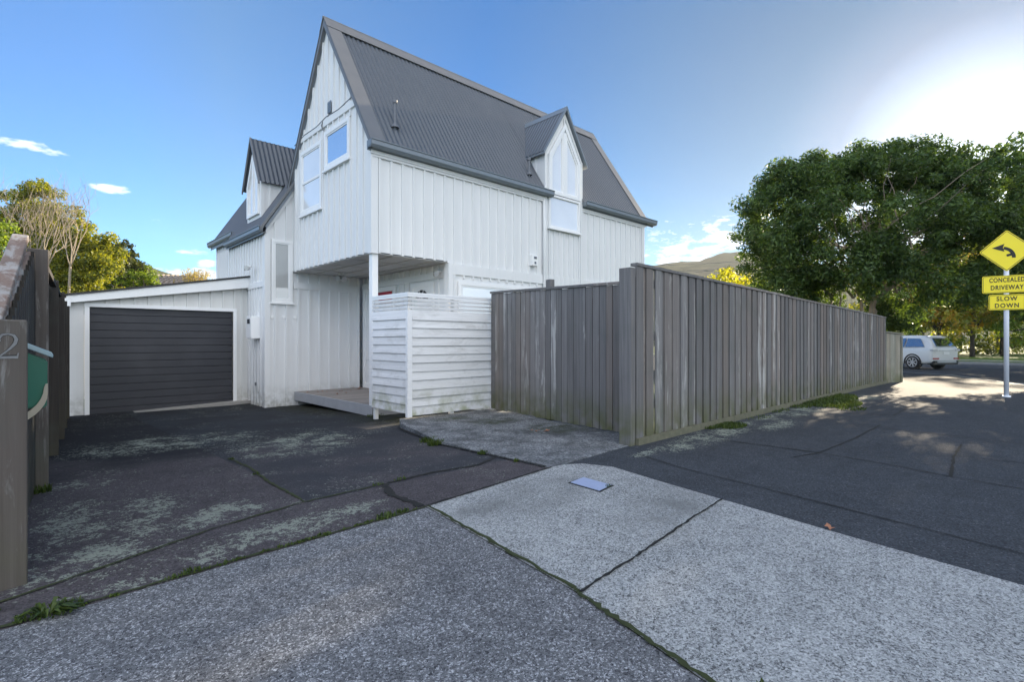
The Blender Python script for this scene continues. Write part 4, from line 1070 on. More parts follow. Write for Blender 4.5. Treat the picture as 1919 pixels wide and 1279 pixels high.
dp = plate('diamond_plate', [(x * .7071 - y * .7071, x * .7071 + y * .7071) for x, y in rrect(hs, hs, .035)], cd, 0, .004, 'yellow', sg)
outline('border', hs - .013, hs - .013, .028, .009, cd, dp, R(45))
# arrow: curve to the left with a side road stub on the inside
bm = B(); arcp = []
for k in range(11):
    a = R(-4 + 80 * k / 10); arcp.append((-.095 + .20 * math.cos(a), -.135 + .20 * math.sin(a)))
Lr = []; 
for i, p in enumerate(arcp):
    a = R(-4 + 80 * i / 10); u = Vector((math.cos(a), math.sin(a))); Lr.append((Vector(p) + u * .029, Vector(p) - u * .029))
for (a0, b0), (a1, b1) in zip(Lr, Lr[1:]): prism(bm, [(*a0, 0), (*a1, 0), (*b1, 0), (*b0, 0)], (0, 0, -.002))
prism(bm, [(-.225, .072, 0), (-.035, .145, 0), (-.058, .07, 0), (-.035, -.015, 0)], (0, 0, -.002))
prism(bm, [(-.005, -.075, 0), (.075, -.055, 0), (.075, -.105, 0), (.0, -.12, 0)], (0, 0, -.0023))
bmesh.ops.transform(bm, matrix=SM(cd - .0, .004), verts=bm.verts); obj('arrow', bm, 'signblack', dp)
p1 = plate('text_plate', rrect(.375, .178, .03), 2.315, 0, .004, 'yellow', sg)
outline('border', .363, .166, .024, .007, 2.315, p1)
put_text('lettering', 'CONCEALED', .130, 'signblack', p1, SM(2.36, .004), xs=.64, space=1.12, bold=.002)
put_text('lettering', 'DRIVEWAY', .130, 'signblack', p1, SM(2.205, .004), xs=.69, space=1.14, bold=.002)
p2 = plate('text_plate', rrect(.275, .158, .03), 1.945, 0, .004, 'yellow', sg)
outline('border', .263, .146, .024, .007, 1.945, p2)
put_text('lettering', 'SLOW', .125, 'signblack', p2, SM(1.975, .004), xs=.80, space=1.2, bold=.002)
put_text('lettering', 'DOWN', .125, 'signblack', p2, SM(1.835, .004), xs=.80, space=1.2, bold=.002)
for z in (2.75, 2.38, 2.0):
    bm = B(); m_ = SM(z, -.012); prism(bm, [m_ @ Vector(q) for q in ((-.08, -.015, 0), (.08, -.015, 0), (.08, .015, 0), (-.08, .015, 0))], -nrm_s * .04)
    obj('bracket', bm, 'kerb', sg)

# ------------------------------------------------------------------ water meter lid
bm = B(); prism(bm, [(3.205, 2.44, .0), (3.40, 2.47, .0), (3.42, 2.77, .0), (3.225, 2.74, .0)], (0, 0, .012))
MAT['lidblue'] = plain('blue_toby_lid', (.34, .40, .56), .45, var=.1, vs=20)
ml = obj('toby_lid', bm, 'lidblue'); tag(ml, 'small pale blue rectangular meter lid set in the light concrete slab', 'meter lid')
bm = B()
for k in range(9): bx(bm, 3.235, 3.395, 2.475 + k * .03, 2.485 + k * .03, .0122, .0145)
obj('lid_rib', bm, 'lidblue', ml)
bm = B(); prism(bm, [(3.19, 2.42, .0), (3.415, 2.455, .0), (3.435, 2.785, .0), (3.21, 2.755, .0)], (0, 0, .0075)); obj('lid_frame', bm, 'crack', ml)

# ------------------------------------------------------------------ vegetation
def add_quads(name, cen, nor, size, asp, mat, parent=None, bend=.25, rnd=None):
    """many separate leaf-shaped faces; cen Nx3, nor Nx3 rough facing, size N"""
    n = len(cen)
    nor = nor + rng.normal(0, .75, (n, 3)); nor /= np.linalg.norm(nor, axis=1)[:, None] + 1e-9
    a = np.cross(nor, rng.normal(0, 1, (n, 3))); a /= np.linalg.norm(a, axis=1)[:, None] + 1e-9
    b = np.cross(nor, a); s = size[:, None]
    v = np.empty((n, 4, 3)); v[:, 0] = cen - a * s * .5; v[:, 1] = cen + b * s * asp * .5 + nor * s * bend * .5 - a * s * .05
    v[:, 2] = cen + a * s * .5; v[:, 3] = cen - b * s * asp * .5 + nor * s * bend * .5 - a * s * .05
    me = bpy.data.meshes.new(name); me.vertices.add(n * 4); me.vertices.foreach_set('co', v.reshape(-1).astype(np.float32))
    me.loops.add(n * 4); me.loops.foreach_set('vertex_index', np.arange(n * 4, dtype=np.int32))
    me.polygons.add(n); me.polygons.foreach_set('loop_start', np.arange(0, n * 4, 4, dtype=np.int32)); me.polygons.foreach_set('loop_total', np.full(n, 4, dtype=np.int32))
    me.update(calc_edges=True); me.materials.append(MAT[mat])
    o = bpy.data.objects.new(name, me); C.objects.link(o)
    if parent: o.parent = parent; o.matrix_parent_inverse = Matrix.Translation(parent_loc(parent)).inverted()
    return o
def clump_leaves(clumps, per, surf=.62):
    cs = []; ns = []
    for (c, r, k) in clumps:
        n = int(per * k * r * r)
        if n < 4: continue
        d = rng.normal(0, 1, (n, 3)); d /= np.linalg.norm(d, axis=1)[:, None]
        rad = r * (1 - surf * rng.random(n) ** 1.6)
        sc = np.array([1, 1, .72])
        cs.append(np.array(c) + d * rad[:, None] * sc); ns.append(d + np.array([0, 0, .5]))
    return np.concatenate(cs), np.concatenate(ns)
def crown_clumps(c, rx, ry, rz, n, r0, r1, lump=.25, fill=.35, flat=None):
    c = np.array(c); out = []
    for i in range(n):
        d = rng.normal(0, 1, 3); d /= np.linalg.norm(d)
        k = (1 - fill * rng.random() ** 1.3) * (1 + lump * (rng.random() - .5))
        p = c + d * np.array([rx, ry, rz]) * k
        if flat is not None and p[2] < flat: p[2] = flat + rng.random() * .6
        out.append((p, r0 + (r1 - r0) * rng.random(), .7 + .6 * rng.random()))
    return out
def limbs(bm, base, targets, r, up=.45, n=7, jit=.12):
    base = Vector(base)
    for t in targets:
        t = Vector(t); pts = []; rad = []
        m1 = base.lerp(t, .35) + Vector((0, 0, up * (t - base).length * .18))
        for k in range(n + 1):
            f = k / n; p = base.lerp(m1, min(1, f / .4)) if f < .4 else m1.lerp(t, (f - .4) / .6)
            p = p + Vector((random.uniform(-1, 1), random.uniform(-1, 1), random.uniform(-1, 1))) * jit * (f * (1.2 - f)) * 2
            pts.append(p); rad.append(r * (1 - .82 * f))
        tube(bm, pts, rad, 6)
def tree(name, label, cat, pos, zg, h, rx, rz, n, mat, leafs, leaf=.15, trunk_r=.15, bark='bark', group=None, zc=None, r0=.5, r1=.9, asp=.5, low=.3, ry=None, lump=.25, fill=.35, extra=None, nlimb=9, surf=.62):
    t = thing(name, label, cat, (pos[0], pos[1], zg), group=group)
    zc = zc if zc is not None else zg + h - rz
    cl_ = crown_clumps((pos[0], pos[1], zc), rx, ry or rx, rz, n, r0, r1, lump, fill, zg + low)
    if extra: cl_ += extra
    cs, ns = clump_leaves(cl_, leafs, surf)
    add_quads('crown', cs, ns, leaf * (.6 + .8 * rng.random(len(cs))), asp, mat, t)
    bm = B(); fork = Vector((pos[0], pos[1], zg + (zc - zg) * .35))
    tube(bm, [(pos[0], pos[1], zg - .1), (pos[0] + .03, pos[1], zg + (zc - zg) * .18), fork + Vector((0, 0, .1))], [trunk_r * 1.3, trunk_r, trunk_r * .85], 9)
    idx = rng.choice(len(cl_), min(nlimb, len(cl_)), replace=False)
    limbs(bm, fork, [tuple(cl_[i][0]) for i in idx], trunk_r * .55)
    obj('trunk', bm, bark, t, smooth=True)
    return t

# big tree behind the long fence
BT = site(11.7, 16.8)
def big_tree():
    t = thing('evergreen_tree', 'large spreading dark green tree standing behind the long grey fence', 'tree', (BT[0], BT[1], -.3))
    ex = []
    rt = np.array([.7286, -.6849, 0]); fw_ = np.array([.6849, .7286, 0])
    def at(px, py, dep): return np.array([*site((px - 959.5) / 978 * dep, dep), 1.15 + (640 - py) / 978 * dep])
    c0 = at(1650, 455, 17.0)
    # outline of the crown: (bearing, height, depth) of its main masses
    masses = [(1450, 440, 16.5, 1.35), (1440, 370, 17, 1.0), (1500, 350, 17, 1.15), (1560, 350, 16.5, 1.25), (1630, 330, 17, 1.15), (1700, 335, 17, 1.2), (1770, 340, 17.5, 1.2), (1840, 365, 17.5, 1.2), (1868, 392, 17, 1.05), (1540, 335, 17, .9), (1600, 315, 17, .85), (1665, 305, 17.2, .85), (1735, 315, 17.2, .85), (1800, 325, 17.4, .9), (1475, 395, 17, 1.2), (1530, 400, 16, 1.3),
              (1500, 480, 15.8, 1.4), (1580, 440, 15.2, 1.5), (1660, 430, 15.0, 1.5), (1740, 440, 15.6, 1.5), (1820, 460, 16.2, 1.4), (1890, 480, 16.8, 1.3), (1555, 495, 15.8, 1.1), (1640, 492, 15.2, 1.1), (1727, 425, 16.4, 1.1), (1515, 535, 16.8, .85), (1800, 420, 16.8, 1.1), (1720, 530, 15.8, 1.3), (1800, 530, 16.6, 1.2), (1880, 545, 17.0, 1.0),
              (1450, 520, 16.6, 1.0), (1680, 585, 17.8, .95), (1640, 560, 19.4, 1.3), (1940, 430, 17.5, 1.3), (1930, 520, 17.8, 1.1), (1600, 400, 18.5, 1.5), (1700, 400, 19, 1.5), (1800, 420, 19.2, 1.5), (1500, 440, 18.2, 1.3), (1880, 440, 19, 1.3), (1990, 475, 17.8, 1.3), (2010, 415, 18.5, 1.2), (2040, 520, 17.5, 1.2), (1960, 560, 18, 1.1)]
    for (a, b, d_, r_) in masses:
        p = at(a, b, d_)
        for k in range(15):
            dd = rng.normal(0, 1, 3); dd /= np.linalg.norm(dd)
            q = p + dd * r_ * np.array([1, 1, .85]) * (.45 + .6 * rng.random())
            if q[2] < .9: q[2] = .9 + rng.random()
            ex.append((q, .22 + .34 * rng.random(), .8 + .7 * rng.random()))
    for k in range(130):  # loose sprays on the outline
        d = rng.normal(0, 1, 3); d /= np.linalg.norm(d); d[2] = abs(d[2]) * .9
        h_ = d[:2] @ rt[:2]
        q = c0 + np.array([d[0] * 4.7, d[1] * 4.2, d[2] * 2.95]) * (.96 + .1 * rng.random())
        ex.append((q, .16 + .16 * rng.random(), 1.0))
    cs, ns = clump_leaves(ex, 1500, .85)
    add_quads('crown', cs, ns, .115 * (.6 + .8 * rng.random(len(cs))), .42, 'leaf_big', t)
    bm = B(); b1 = at(1618, 640, 16.6); b2 = at(1575, 640, 16.9)
    c3 = at(1640, 560, 16.9)
    stems = [((b1[0], b1[1], -.3), at(1650, 470, 16.6), .11), ((b1[0], b1[1], -.3), at(1608, 500, 16.2), .09), ((b1[0], b1[1] + .1, -.3), at(1625, 430, 16.8), .08),
             ((b2[0], b2[1], -.3), at(1572, 540, 16.4), .10), ((b2[0] + .2, b2[1], -.3), at(1540, 480, 16.8), .07), (c3, at(1700, 450, 17.2), .08), (c3, at(1780, 440, 17.6), .09), (at(1628, 650, 17.1), c3 + np.array([0, 0, .1]), .16),
             (c3, at(1850, 440, 17.6), .08), (at(1600, 560, 16.4), at(1480, 420, 16.8), .05), (at(1560, 560, 16.6), at(1440, 430, 16.8), .05)]
    for (a, b, r_) in stems: limbs(bm, a, [tuple(b)], r_, .2, 9, .10)
    for i in rng.choice(len(ex), 60, replace=False): limbs(bm, at(1640, 500, 16.8) + rng.normal(0, .5, 3), [tuple(ex[i][0])], .028, .2, 6, .2)
    obj('trunk', bm, 'bark_pale', t, smooth=True)
big_tree()

# street tree standing just outside the picture on the right
p = site(22.2, 15.2)
tree('street_tree', 'broad street tree whose shade covers the footpath beyond the sign', 'tree', p, -.2, 8.0, 3.5, 2.6, 150, 'leaf_big', 420, .20, .2, 'bark_dark', zc=5.2, r0=.5, r1=.9, low=2.6)
p = site(25.5, 21.5)
tree('street_tree', 'second broad street tree further along the kerb', 'tree', p, -.2, 11.0, 4.5, 3.8, 140, 'leaf_big', 300, .25, .25, 'bark_dark', zc=7.0, r0=.7, r1=1.3, low=3.0)

# trees across the road
far_t = [(1705, 46, 5.6, 2.6, 'leaf_fresh', 'fresh green tree across the road above the white car'), (1760, 44, 5.4, 2.3, 'leaf_autumn', 'tree across the road turning orange right of the white car'), (1822, 42.5, 6.0, 2.8, 'leaf_autumn', 'yellow green tree with forked dark trunk across the road behind the sign pole'),
         (1878, 45, 5.6, 2.6, 'leaf_fresh', 'fresh green tree across the road just beside the sign pole'), (1935, 40, 6.4, 3.0, 'leaf_fresh', 'dark trunked tree across the road at the right edge'), (1990, 46, 6.4, 3.0, 'leaf_fresh', 'green tree across the road out at the far right'),
         (1730, 58, 7.5, 3.4, 'leaf_yellow', 'taller yellow tree rising behind the roadside row over the car'), (1800, 60, 7.5, 3.6, 'leaf_yellow', 'taller yellow tree at the back behind the forked trunk'), (1870, 58, 8.0, 3.6, 'leaf_olive', 'olive tree at the back of the roadside row by the sign'), (1960, 62, 9.0, 3.8, 'leaf_yellow', 'tall yellow tree at the back beyond the right edge'), (1660, 56, 7.5, 3.2, 'leaf_olive', 'olive tree at the back hidden behind the fence end')]
for (px, dep, h, rx, mt, lab) in far_t:
    p = site((px - 959.5) / 978 * dep, dep)
    tree('roadside_tree', lab, 'tree', p, -.13, h + 4.2, rx * 1.1, (h + 4.2) * .42, 110, mt, 135, .28, .15, 'bark_dark', group='trees across the road', r0=.45, r1=.85, asp=.6, low=1.0, nlimb=7)
for i, (px, dep, h, rx, mt, lab) in enumerate([(1745, 49, 2.0, 3.2, 'leaf_fresh', 'low green shrub across the road behind the white car'), (1850, 50, 1.8, 3.4, 'leaf_olive', 'low olive shrub on the verge behind the sign pole'), (1950, 49, 2.0, 3.4, 'leaf_yellow', 'low yellow shrub on the verge at the right edge')]):
    p = site((px - 959.5) / 978 * dep, dep)
    tree('shrub', lab, 'shrub', p, -.13, h, rx, h * .5, 40, mt, 190, .24, .05, 'bark_dark', group='shrubs on the far verge', r0=.35, r1=.6, asp=.6, low=.1, nlimb=5)

# shrubs behind the long fence
p = site(7.8, 19.5)
tree('shrub', 'sunlit yellow green shrub topping the long fence left of the big tree', 'shrub', p, -.4, 4.15, 1.5, 1.3, 60, 'leaf_yellow', 480, .12, .06, 'bark_pale', r0=.28, r1=.5, low=.8, nlimb=8)
p = site(10.1, 20.5)
tree('shrub', 'fresh green shrub behind the fence tucked under the big tree crown', 'shrub', p, -.4, 4.1, 1.4, 1.4, 46, 'leaf_fresh', 420, .12, .06, 'bark_pale', r0=.28, r1=.5, low=.8, nlimb=8)

# garden trees behind the garage
def at2(px, py, dep): return (*site((px - 959.5) / 978 * dep, dep), 1.15 + (640 - py) / 978 * dep)
def blob_tree(name, label, cat, masses, mat, per, leaf, bark, root, trunk_r=.15, group=None, nk=12, asp=.45, r0=.2, r1=.5, nl=14, barkr=.03):
    t = thing(name, label, cat, (root[0], root[1], -.4), group=group); ex = []
    for (px, py, dep, r_) in masses:
        p_ = np.array(at2(px, py, dep))
        for k in range(nk):
            d = rng.normal(0, 1, 3); d /= np.linalg.norm(d)
            ex.append((p_ + d * r_ * (.35 + .65 * rng.random()), r_ * (r0 + (r1 - r0) * rng.random()), .7 + .7 * rng.random()))
    cs, ns = clump_leaves(ex, per, .8)
    add_quads('crown', cs, ns, leaf * (.6 + .8 * rng.random(len(cs))), asp, mat, t)
    bm = B(); top = ex[len(ex) // 2][0]
    fork = Vector((root[0], root[1], (top[2]) * .4))
    tube(bm, [(root[0], root[1], -.4), fork], [trunk_r, trunk_r * .8], 9)
    limbs(bm, fork, [tuple(ex[i][0]) for i in rng.choice(len(ex), min(nl, len(ex)), replace=False)], barkr * 2.2)
    obj('trunk', bm, bark, t, smooth=True); return t
blob_tree('garden_tree', 'tall olive conifer in sun behind the garage, highest on the left', 'tree', [(85, 385, 24, 1.0), (60, 420, 24, 1.3), (110, 430, 23.5, 1.2), (150, 440, 23, .9), (90, 480, 23, 1.5), (140, 490, 22.5, 1.4), (175, 480, 22.5, 1.0), (190, 520, 22, 1.0), (150, 545, 22, 1.3), (30, 400, 24.5, 1.3), (20, 460, 24, 1.4), (80, 356, 24, .5)],
          'leaf_olive', 1200, .13, 'bark_pale', at2(95, 640, 24)[:2], .22, nk=16)
blob_tree('garden_tree', 'rounded dark green tree behind the garage right of the tall conifer', 'tree', [(215, 480, 27, .9), (240, 495, 27, .9), (225, 520, 26.5, 1.2), (255, 520, 27, .8), (195, 510, 27, .9), (200, 465, 27.3, .6), (235, 470, 27.3, .6)],
          'leaf_dark', 1100, .15, 'bark', at2(225, 640, 27)[:2], .18, nk=14, asp=.55)
blob_tree('garden_tree', 'pale green leafy tree cut by the left edge of the photo', 'tree', [(-15, 430, 17, .8), (-5, 470, 17, .9), (-10, 500, 17, .9), (5, 445, 17, .4)], 'leaf_fresh', 1200, .10, 'bark', at2(-25, 640, 17)[:2], .14, nk=12)
blob_tree('shrub', 'bright green shrub just over the garage roof beside the tiled roof', 'shrub', [(270, 522, 25, .7), (290, 522, 25, .5), (250, 530, 25, .7), (220, 537, 24, .6)], 'leaf_fresh', 1300, .11, 'bark', at2(270, 640, 25)[:2], .06, nk=10)
# bare twiggy shrub in front of the conifer
tw = thing('bare_shrub', 'leafless pale twiggy shrub in front of the tall olive conifer', 'shrub', (*at2(75, 640, 21)[:2], -.4))
bm = B(); random.seed(21)
def twig(p, d, L, r, lev):
    pts = [Vector(p)]; dd = Vector(d).normalized()
    for k in range(5):
        dd = (dd + Vector((random.uniform(-1, 1), random.uniform(-1, 1), random.uniform(-.5, 1))) * .2).normalized(); pts.append(pts[-1] + dd * L / 5)
    tube(bm, pts, [r * (1 - .12 * k) for k in range(6)], 4 if lev > 1 else 6)
    if lev < 4:
        for k in range(3 if lev < 3 else 3):
            q = pts[random.randint(2, 5)]; nd = (dd + Vector((random.uniform(-1, 1), random.uniform(-1, 1), random.uniform(-.3, .9))) * .75)
            twig(q, nd, L * random.uniform(.55, .8), r * .55, lev + 1)
for (px, py) in ((70, 560), (95, 560), (50, 560), (120, 560)):
    b_ = at2(px, 700, 21); b_ = (b_[0], b_[1], -.4); m_ = at2(px + random.uniform(-15, 15), 500, 21)
    tube(bm, [b_, m_], [.07, .045], 6)
    for k in range(4): twig(m_, Vector((random.uniform(-.5, .5), random.uniform(-.5, .5), 1)), 1.6, .026, 1)
obj('branches', bm, 'twig', tw)
# yellow plumed grass-like shrub
pl_ = thing('plume_shrub', 'feathery golden shrub rising over the garage roof next to the house', 'shrub', (*at2(365, 640, 20)[:2], -.4))
pos0 = np.array(at2(367, 640, 20)); pos0[2] = -.3
bm = B(); cen = []; nn = []
rtv = np.array([.7286, -.6849, 0])
for k in range(150):
    tip = np.array(at2(367 + rng.normal(0, 15), 505 + abs(rng.normal(0, 11)), 20 + rng.normal(0, .3)))
    mid = pos0 * .5 + tip * .5 + np.array([0, 0, .4])
    tube(bm, [tuple(pos0 + rng.normal(0, .1, 3)), tuple(mid), tuple(tip)], [.012, .008, .003], 4, False)
    for f in np.linspace(.25, 1, 22):
        q = mid + (tip - mid) * f + rng.normal(0, .05, 3); cen.append(q); nn.append(rng.normal(0, 1, 3))
obj('stems', bm, 'twig', pl_)
add_quads('crown', np.array(cen), np.array(nn), .10 * (.5 + rng.random(len(cen))), .22, 'leaf_plume', pl_)

# neighbour's tiled roof
nb = thing('neighbour_house', 'neighbouring house showing only a pale tiled roof over the garage', 'house', (*at2(335, 640, 32)[:2], -.4))
MAT['tile'] = plain('pale_tiles', (.30, .25, .21), .8, var=.3, vs=5)
ctr = Vector((*at2(335, 640, 33)[:2], 0)); rv = Vector((.7286, -.6849, 0)); fv = Vector((.6849, .7286, 0))
bm = B(); ridge_z = 1.15 + (640 - 517) / 978 * 33; ez = ridge_z - 1.5
hw, hd = 3.4, 3.5
prism(bm, [ctr - fv * hd + Vector((0, 0, ez)) - rv * hw, ctr + Vector((0, 0, ridge_z)) - rv * hw * .2, ctr + fv * hd + Vector((0, 0, ez)) - rv * hw], rv * hw * .0 + rv * .001)
bm.free(); bm = B()
q = [ctr - rv * hw - fv * hd, ctr + rv * hw - fv * hd, ctr + rv * hw + fv * hd, ctr - rv * hw + fv * hd]
q = [v + Vector((0, 0, ez)) for v in q]; r1 = ctr - rv * 1.1 + Vector((0, 0, ridge_z)); r2 = ctr + rv * 1.1 + Vector((0, 0, ridge_z))
V = [bm.verts.new(v) for v in q + [r1, r2]]
for f in ((0, 1, 5, 4), (1, 2, 5), (2, 3, 4, 5), (3, 0, 4)): bm.faces.new([V[i] for i in f])
# rows of tiles as ribs down each course
for k in range(9):
    f = k / 9; a = q[0].lerp(r1, f); b = q[1].lerp(r2, f); n = int((b - a).length / .3)
    for i in range(n):
        c_ = a.lerp(b, (i + .5) / n); tube(bm, [c_ + Vector((0, 0, .03)), c_ + (r1 - q[0]).normalized() * .0 + fv * .36 + Vector((0, 0, .03 + .36 * 1.5 / hd))], [.09, .07], 5)
obj('roof', bm, 'tile', nb)
bm = B(); prism(bm, [ctr + rv * a * (hw - .4) + fv * b * (hd - .4) + Vector((0, 0, -.46)) for a, b in ((-1, -1), (1, -1), (1, 1), (-1, 1))], (0, 0, ez + .5)); obj('wall', bm, 'wall2', nb)

# weeds and grass
def blades(name, spots, mat='leaf_fresh'):
    cs = []
    bm = B()
    for (x, y, r, n, h, zf) in spots:
        for k in range(n):
            a = random.uniform(0, 2 * math.pi); q = r * math.sqrt(random.random()); bx_, by_ = x + q * math.cos(a), y + q * math.sin(a) * .6
            z_ = zf(bx_, by_) + .004; hh = h * random.uniform(.3, .8); ln = Vector((random.uniform(-1, 1), random.uniform(-1, 1), 0)) * hh * .6; w = .0035 + h * .03
            t_ = Vector((-ln.y, ln.x, 0)).normalized() * w if ln.length > 0 else Vector((w, 0, 0))
            p0 = Vector((bx_, by_, z_)); p1 = p0 + ln * .35 + Vector((0, 0, hh * .6)); p2 = p0 + ln + Vector((0, 0, hh))
            v = [bm.verts.new(q_) for q_ in (p0 - t_, p0 + t_, p1 + t_ * .8, p2, p1 - t_ * .8)]
            bm.faces.new((v[0], v[1], v[2], v[4])); bm.faces.new((v[4], v[2], v[3]))
    o = obj(name, bm, mat); return o
sp = []
for k in range(70):
    f = random.random() ** .8; x = -.05 + f * 2.0; sp.append((x, 2.918 + .065 * x + random.uniform(-.012, .012), .02, random.randint(3, 9), .02, dz))
for (x, y, r, n, h) in ((1.72, 3.03, .07, 60, .05), (1.86, 3.05, .05, 40, .035), (.62, 2.97, .05, 40, .03), (1.3, 3.0, .04, 40, .025), (.1, 2.94, .12, 160, .035), (1.55, 5.8, .03, 20, .03), (1.51, 4.9, .03, 20, .03), (2.3, 3.8, .06, 30, .03), (2.08, 3.78, .05, 30, .03),
                     (3.44, 4.1, .06, 60, .06), (3.42, 4.9, .10, 160, .09), (3.5, 5.15, .12, 160, .08), (3.44, 3.6, .04, 30, .05), (4.35, 8.0, .15, 80, .06), (.08, 5.55, .10, 120, .09), (-.14, 3.12, .08, 90, .05), (1.8, .7, .02, 12, .02), (3.35, 2.47, .03, 24, .03)):
    sp.append((x, y, r, n, h, dz))
for (x, y, r, n, h) in ((6.95, 3.10, .30, 900, .055), (6.6, 3.2, .12, 150, .05), (10.8, 2.95, .75, 2400, .075), (11.8, 3.15, .6, 1400, .07), (12.4, 3.2, .4, 500, .07), (9.9, 3.2, .3, 300, .06), (9.0, 3.25, .3, 120, .05), (8.0, 3.24, .4, 120, .04), (10.2, 2.5, .35, 250, .05)):
    sp.append((x, y, r, n, h, fz))
MAT['leaf_grass'] = leaf_mat('grass_blade', (.03, .055, .012), (.075, .11, .02), .3)
gr = blades('grass', sp, 'leaf_grass'); gr['kind'] = 'stuff'; tag(gr, 'small tufts of green grass in joints and along the fence foot', 'grass', kind='stuff')
bm = B()   # flat weed rosette in the joint
for k in range(46):
    a = random.uniform(0, 2 * math.pi); L = random.uniform(.05, .13); d = Vector((math.cos(a), math.sin(a) * .75, 0)); s_ = Vector((-d.y, d.x, 0)) * random.uniform(.006, .012)
    p0 = Vector((.08, 2.90, .012)) + d * .01; p1 = p0 + d * L * .5 + Vector((0, 0, random.uniform(.015, .05))); p2 = p0 + d * L + Vector((0, 0, random.uniform(.005, .03)))
    v = [bm.verts.new(q) for q in (p0, p1 + s_, p2, p1 - s_)]; bm.faces.new(v)
wd = obj('weed', bm, 'leaf_grass'); tag(wd, 'flat green weed rosette growing in the mossy joint near the number post', 'weed')
MAT['deadleaf'] = plain('dead_leaf', (.30, .14, .08), .8, var=.4, vs=30)
bm = B(); random.seed(5)
def dead(bm, x, y, z, s):
    n = 9; c = bm.verts.new((x, y, z + .012)); ring_ = []
    for k in range(n):
        a = 2 * math.pi * k / n; rr = s * (.5 + .5 * (k % 2)) * random.uniform(.8, 1.1); ring_.append(bm.verts.new((x + rr * math.cos(a), y + rr * math.sin(a), z + random.uniform(.004, .03))))
    for k in range(n): bm.faces.new((c, ring_[k], ring_[(k + 1) % n]))
dead(bm, 3.58, .99, .004, .035); dl = obj('fallen_leaf', bm, 'deadleaf'); tag(dl, 'single brown fallen leaf at the edge of the light concrete', 'leaf')
bm = B()
for (x, y, s) in ((4.72, 4.55, .05), (4.80, 4.48, .04), (4.86, 4.5, .035), (4.68, 4.62, .03)): dead(bm, x, y, .008, s)
dl = obj('leaf_litter', bm, 'deadleaf'); tag(dl, 'small heap of red brown dead leaves on the mossy path', 'leaves', kind='stuff')
bm = B()
for k in range(26): dead(bm, random.uniform(4.4, 5.8), random.uniform(10.2, 11.4), .052, random.uniform(.015, .03))
dl = obj('leaf_litter', bm, 'deadleaf'); tag(dl, 'scattered dry leaves lying on the timber porch deck', 'leaves', kind='stuff')

# ------------------------------------------------------------------ white car
car = thing('parked_car', 'white sport utility car seen from behind on the road past the fence end', 'car', (32.64, 4.79, -.24), 0)
car.rotation_euler = (0, 0, math.atan2(.89, .46))      # local +x is forward
MAT['carpaint'] = plain('white_car_paint', (.74, .74, .73), .22, .6, var=.02)
MAT['taillight'] = plain('tail_lens', (.35, .02, .02), .2, .6)
MAT['clearlens'] = plain('clear_lens', (.55, .55, .57), .15, .7)
MAT['alloy'] = plain('alloy', (.45, .45, .46), .3, .6, .6)
MAT['silver'] = plain('silver_trim', (.40, .42, .44), .35, .6)
def loft(bm, secs):
    rings = [[bm.verts.new(p) for p in s] for s in secs]
    n = len(secs[0])
    for a, b in zip(rings, rings[1:]):
        for i in range(n): bm.faces.new((a[i], a[(i + 1) % n], b[(i + 1) % n], b[i]))
    bm.faces.new(rings[0][::-1]); bm.faces.new(rings[-1]); return bm
def sect(x, zb, zs, w, wb, zt, wt, crown=.03, tumble=0):
    # half profile bottom -> shoulder -> roof
    half = [(wb, zb), (w - .02, zb + .10), (w, zb + .35), (w, zs - .10), (w - .03, zs)]
    half += [(wt + .06, (zs + zt) / 2), (wt + .02, zt - .06), (wt - .10, zt - .01), (wt * .5, zt + crown)] if zt > zs + .1 else [(w - .07, zs + .02), (w - .14, zs + .035), (w - .3, zs + .045), (w * .4, zs + .05)]
    return [(x, -a, b) for a, b in half] + [(x, a, b) for a, b in half[::-1]]
# x: rear axle at 0, wheelbase 2.67; rear overhang .95
bm = B()
secs = [sect(-.93, .42, .98, .74, .60, 1.00, .7), sect(-.88, .30, 1.04, .86, .70, 1.12, .70), sect(-.78, .26, 1.06, .90, .75, 1.30, .66), sect(-.55, .25, 1.06, .90, .78, 1.56, .62), sect(-.30, .25, 1.05, .90, .78, 1.62, .62),
        sect(.5, .25, 1.04, .90, .78, 1.66, .62), sect(1.1, .25, 1.02, .90, .78, 1.64, .61), sect(1.5, .25, 1.01, .90, .78, 1.50, .60), sect(2.0, .25, 1.00, .90, .78, 1.13, .62), sect(2.2, .25, .98, .90, .78, .98, .6), sect(3.0, .27, .88, .88, .78, .88, .6), sect(3.45, .32, .78, .80, .66, .78, .6), sect(3.6, .40, .66, .62, .5, .66, .5)]
loft(bm, secs); cb = obj('body', bm, 'carpaint', car, smooth=True, world=False)
sb = cb.modifiers.new('s', 'SUBSURF'); sb.levels = 1; sb.render_levels = 2
# dark glass: rear window, side windows
bm = B(); prism(bm, [(-.885, -.60, 1.13), (-.885, .60, 1.13), (-.63, .50, 1.50), (-.63, -.50, 1.50)], (-.03, 0, .012)); obj('rear_window', bm, 'glass_dark', car, world=False)
for s_ in (-1, 1):
    bm = B(); prism(bm, [(-.55, s_ * .835, 1.10), (.35, s_ * .875, 1.09), (.35, s_ * .685, 1.52), (-.25, s_ * .675, 1.50)], (0, s_ * .03, .006)); prism(bm, [(.42, s_ * .875, 1.09), (1.80, s_ * .86, 1.07), (1.42, s_ * .69, 1.46), (.42, s_ * .69, 1.53)], (0, s_ * .03, .006))
    obj('side_window', bm, 'glass_dark', car, world=False)
    bm = B(); bx(bm, -.955, -.78, s_ * .58 if s_ > 0 else -.875, .875 if s_ > 0 else -.58, .90, 1.0); obj('rear_lamp', bm, 'clearlens', car, world=False)
    bm = B(); bx(bm, -.965, -.86, min(s_ * .50, s_ * .80), max(s_ * .50, s_ * .80), .52, .58); obj('tail_reflector', bm, 'taillight', car, world=False)
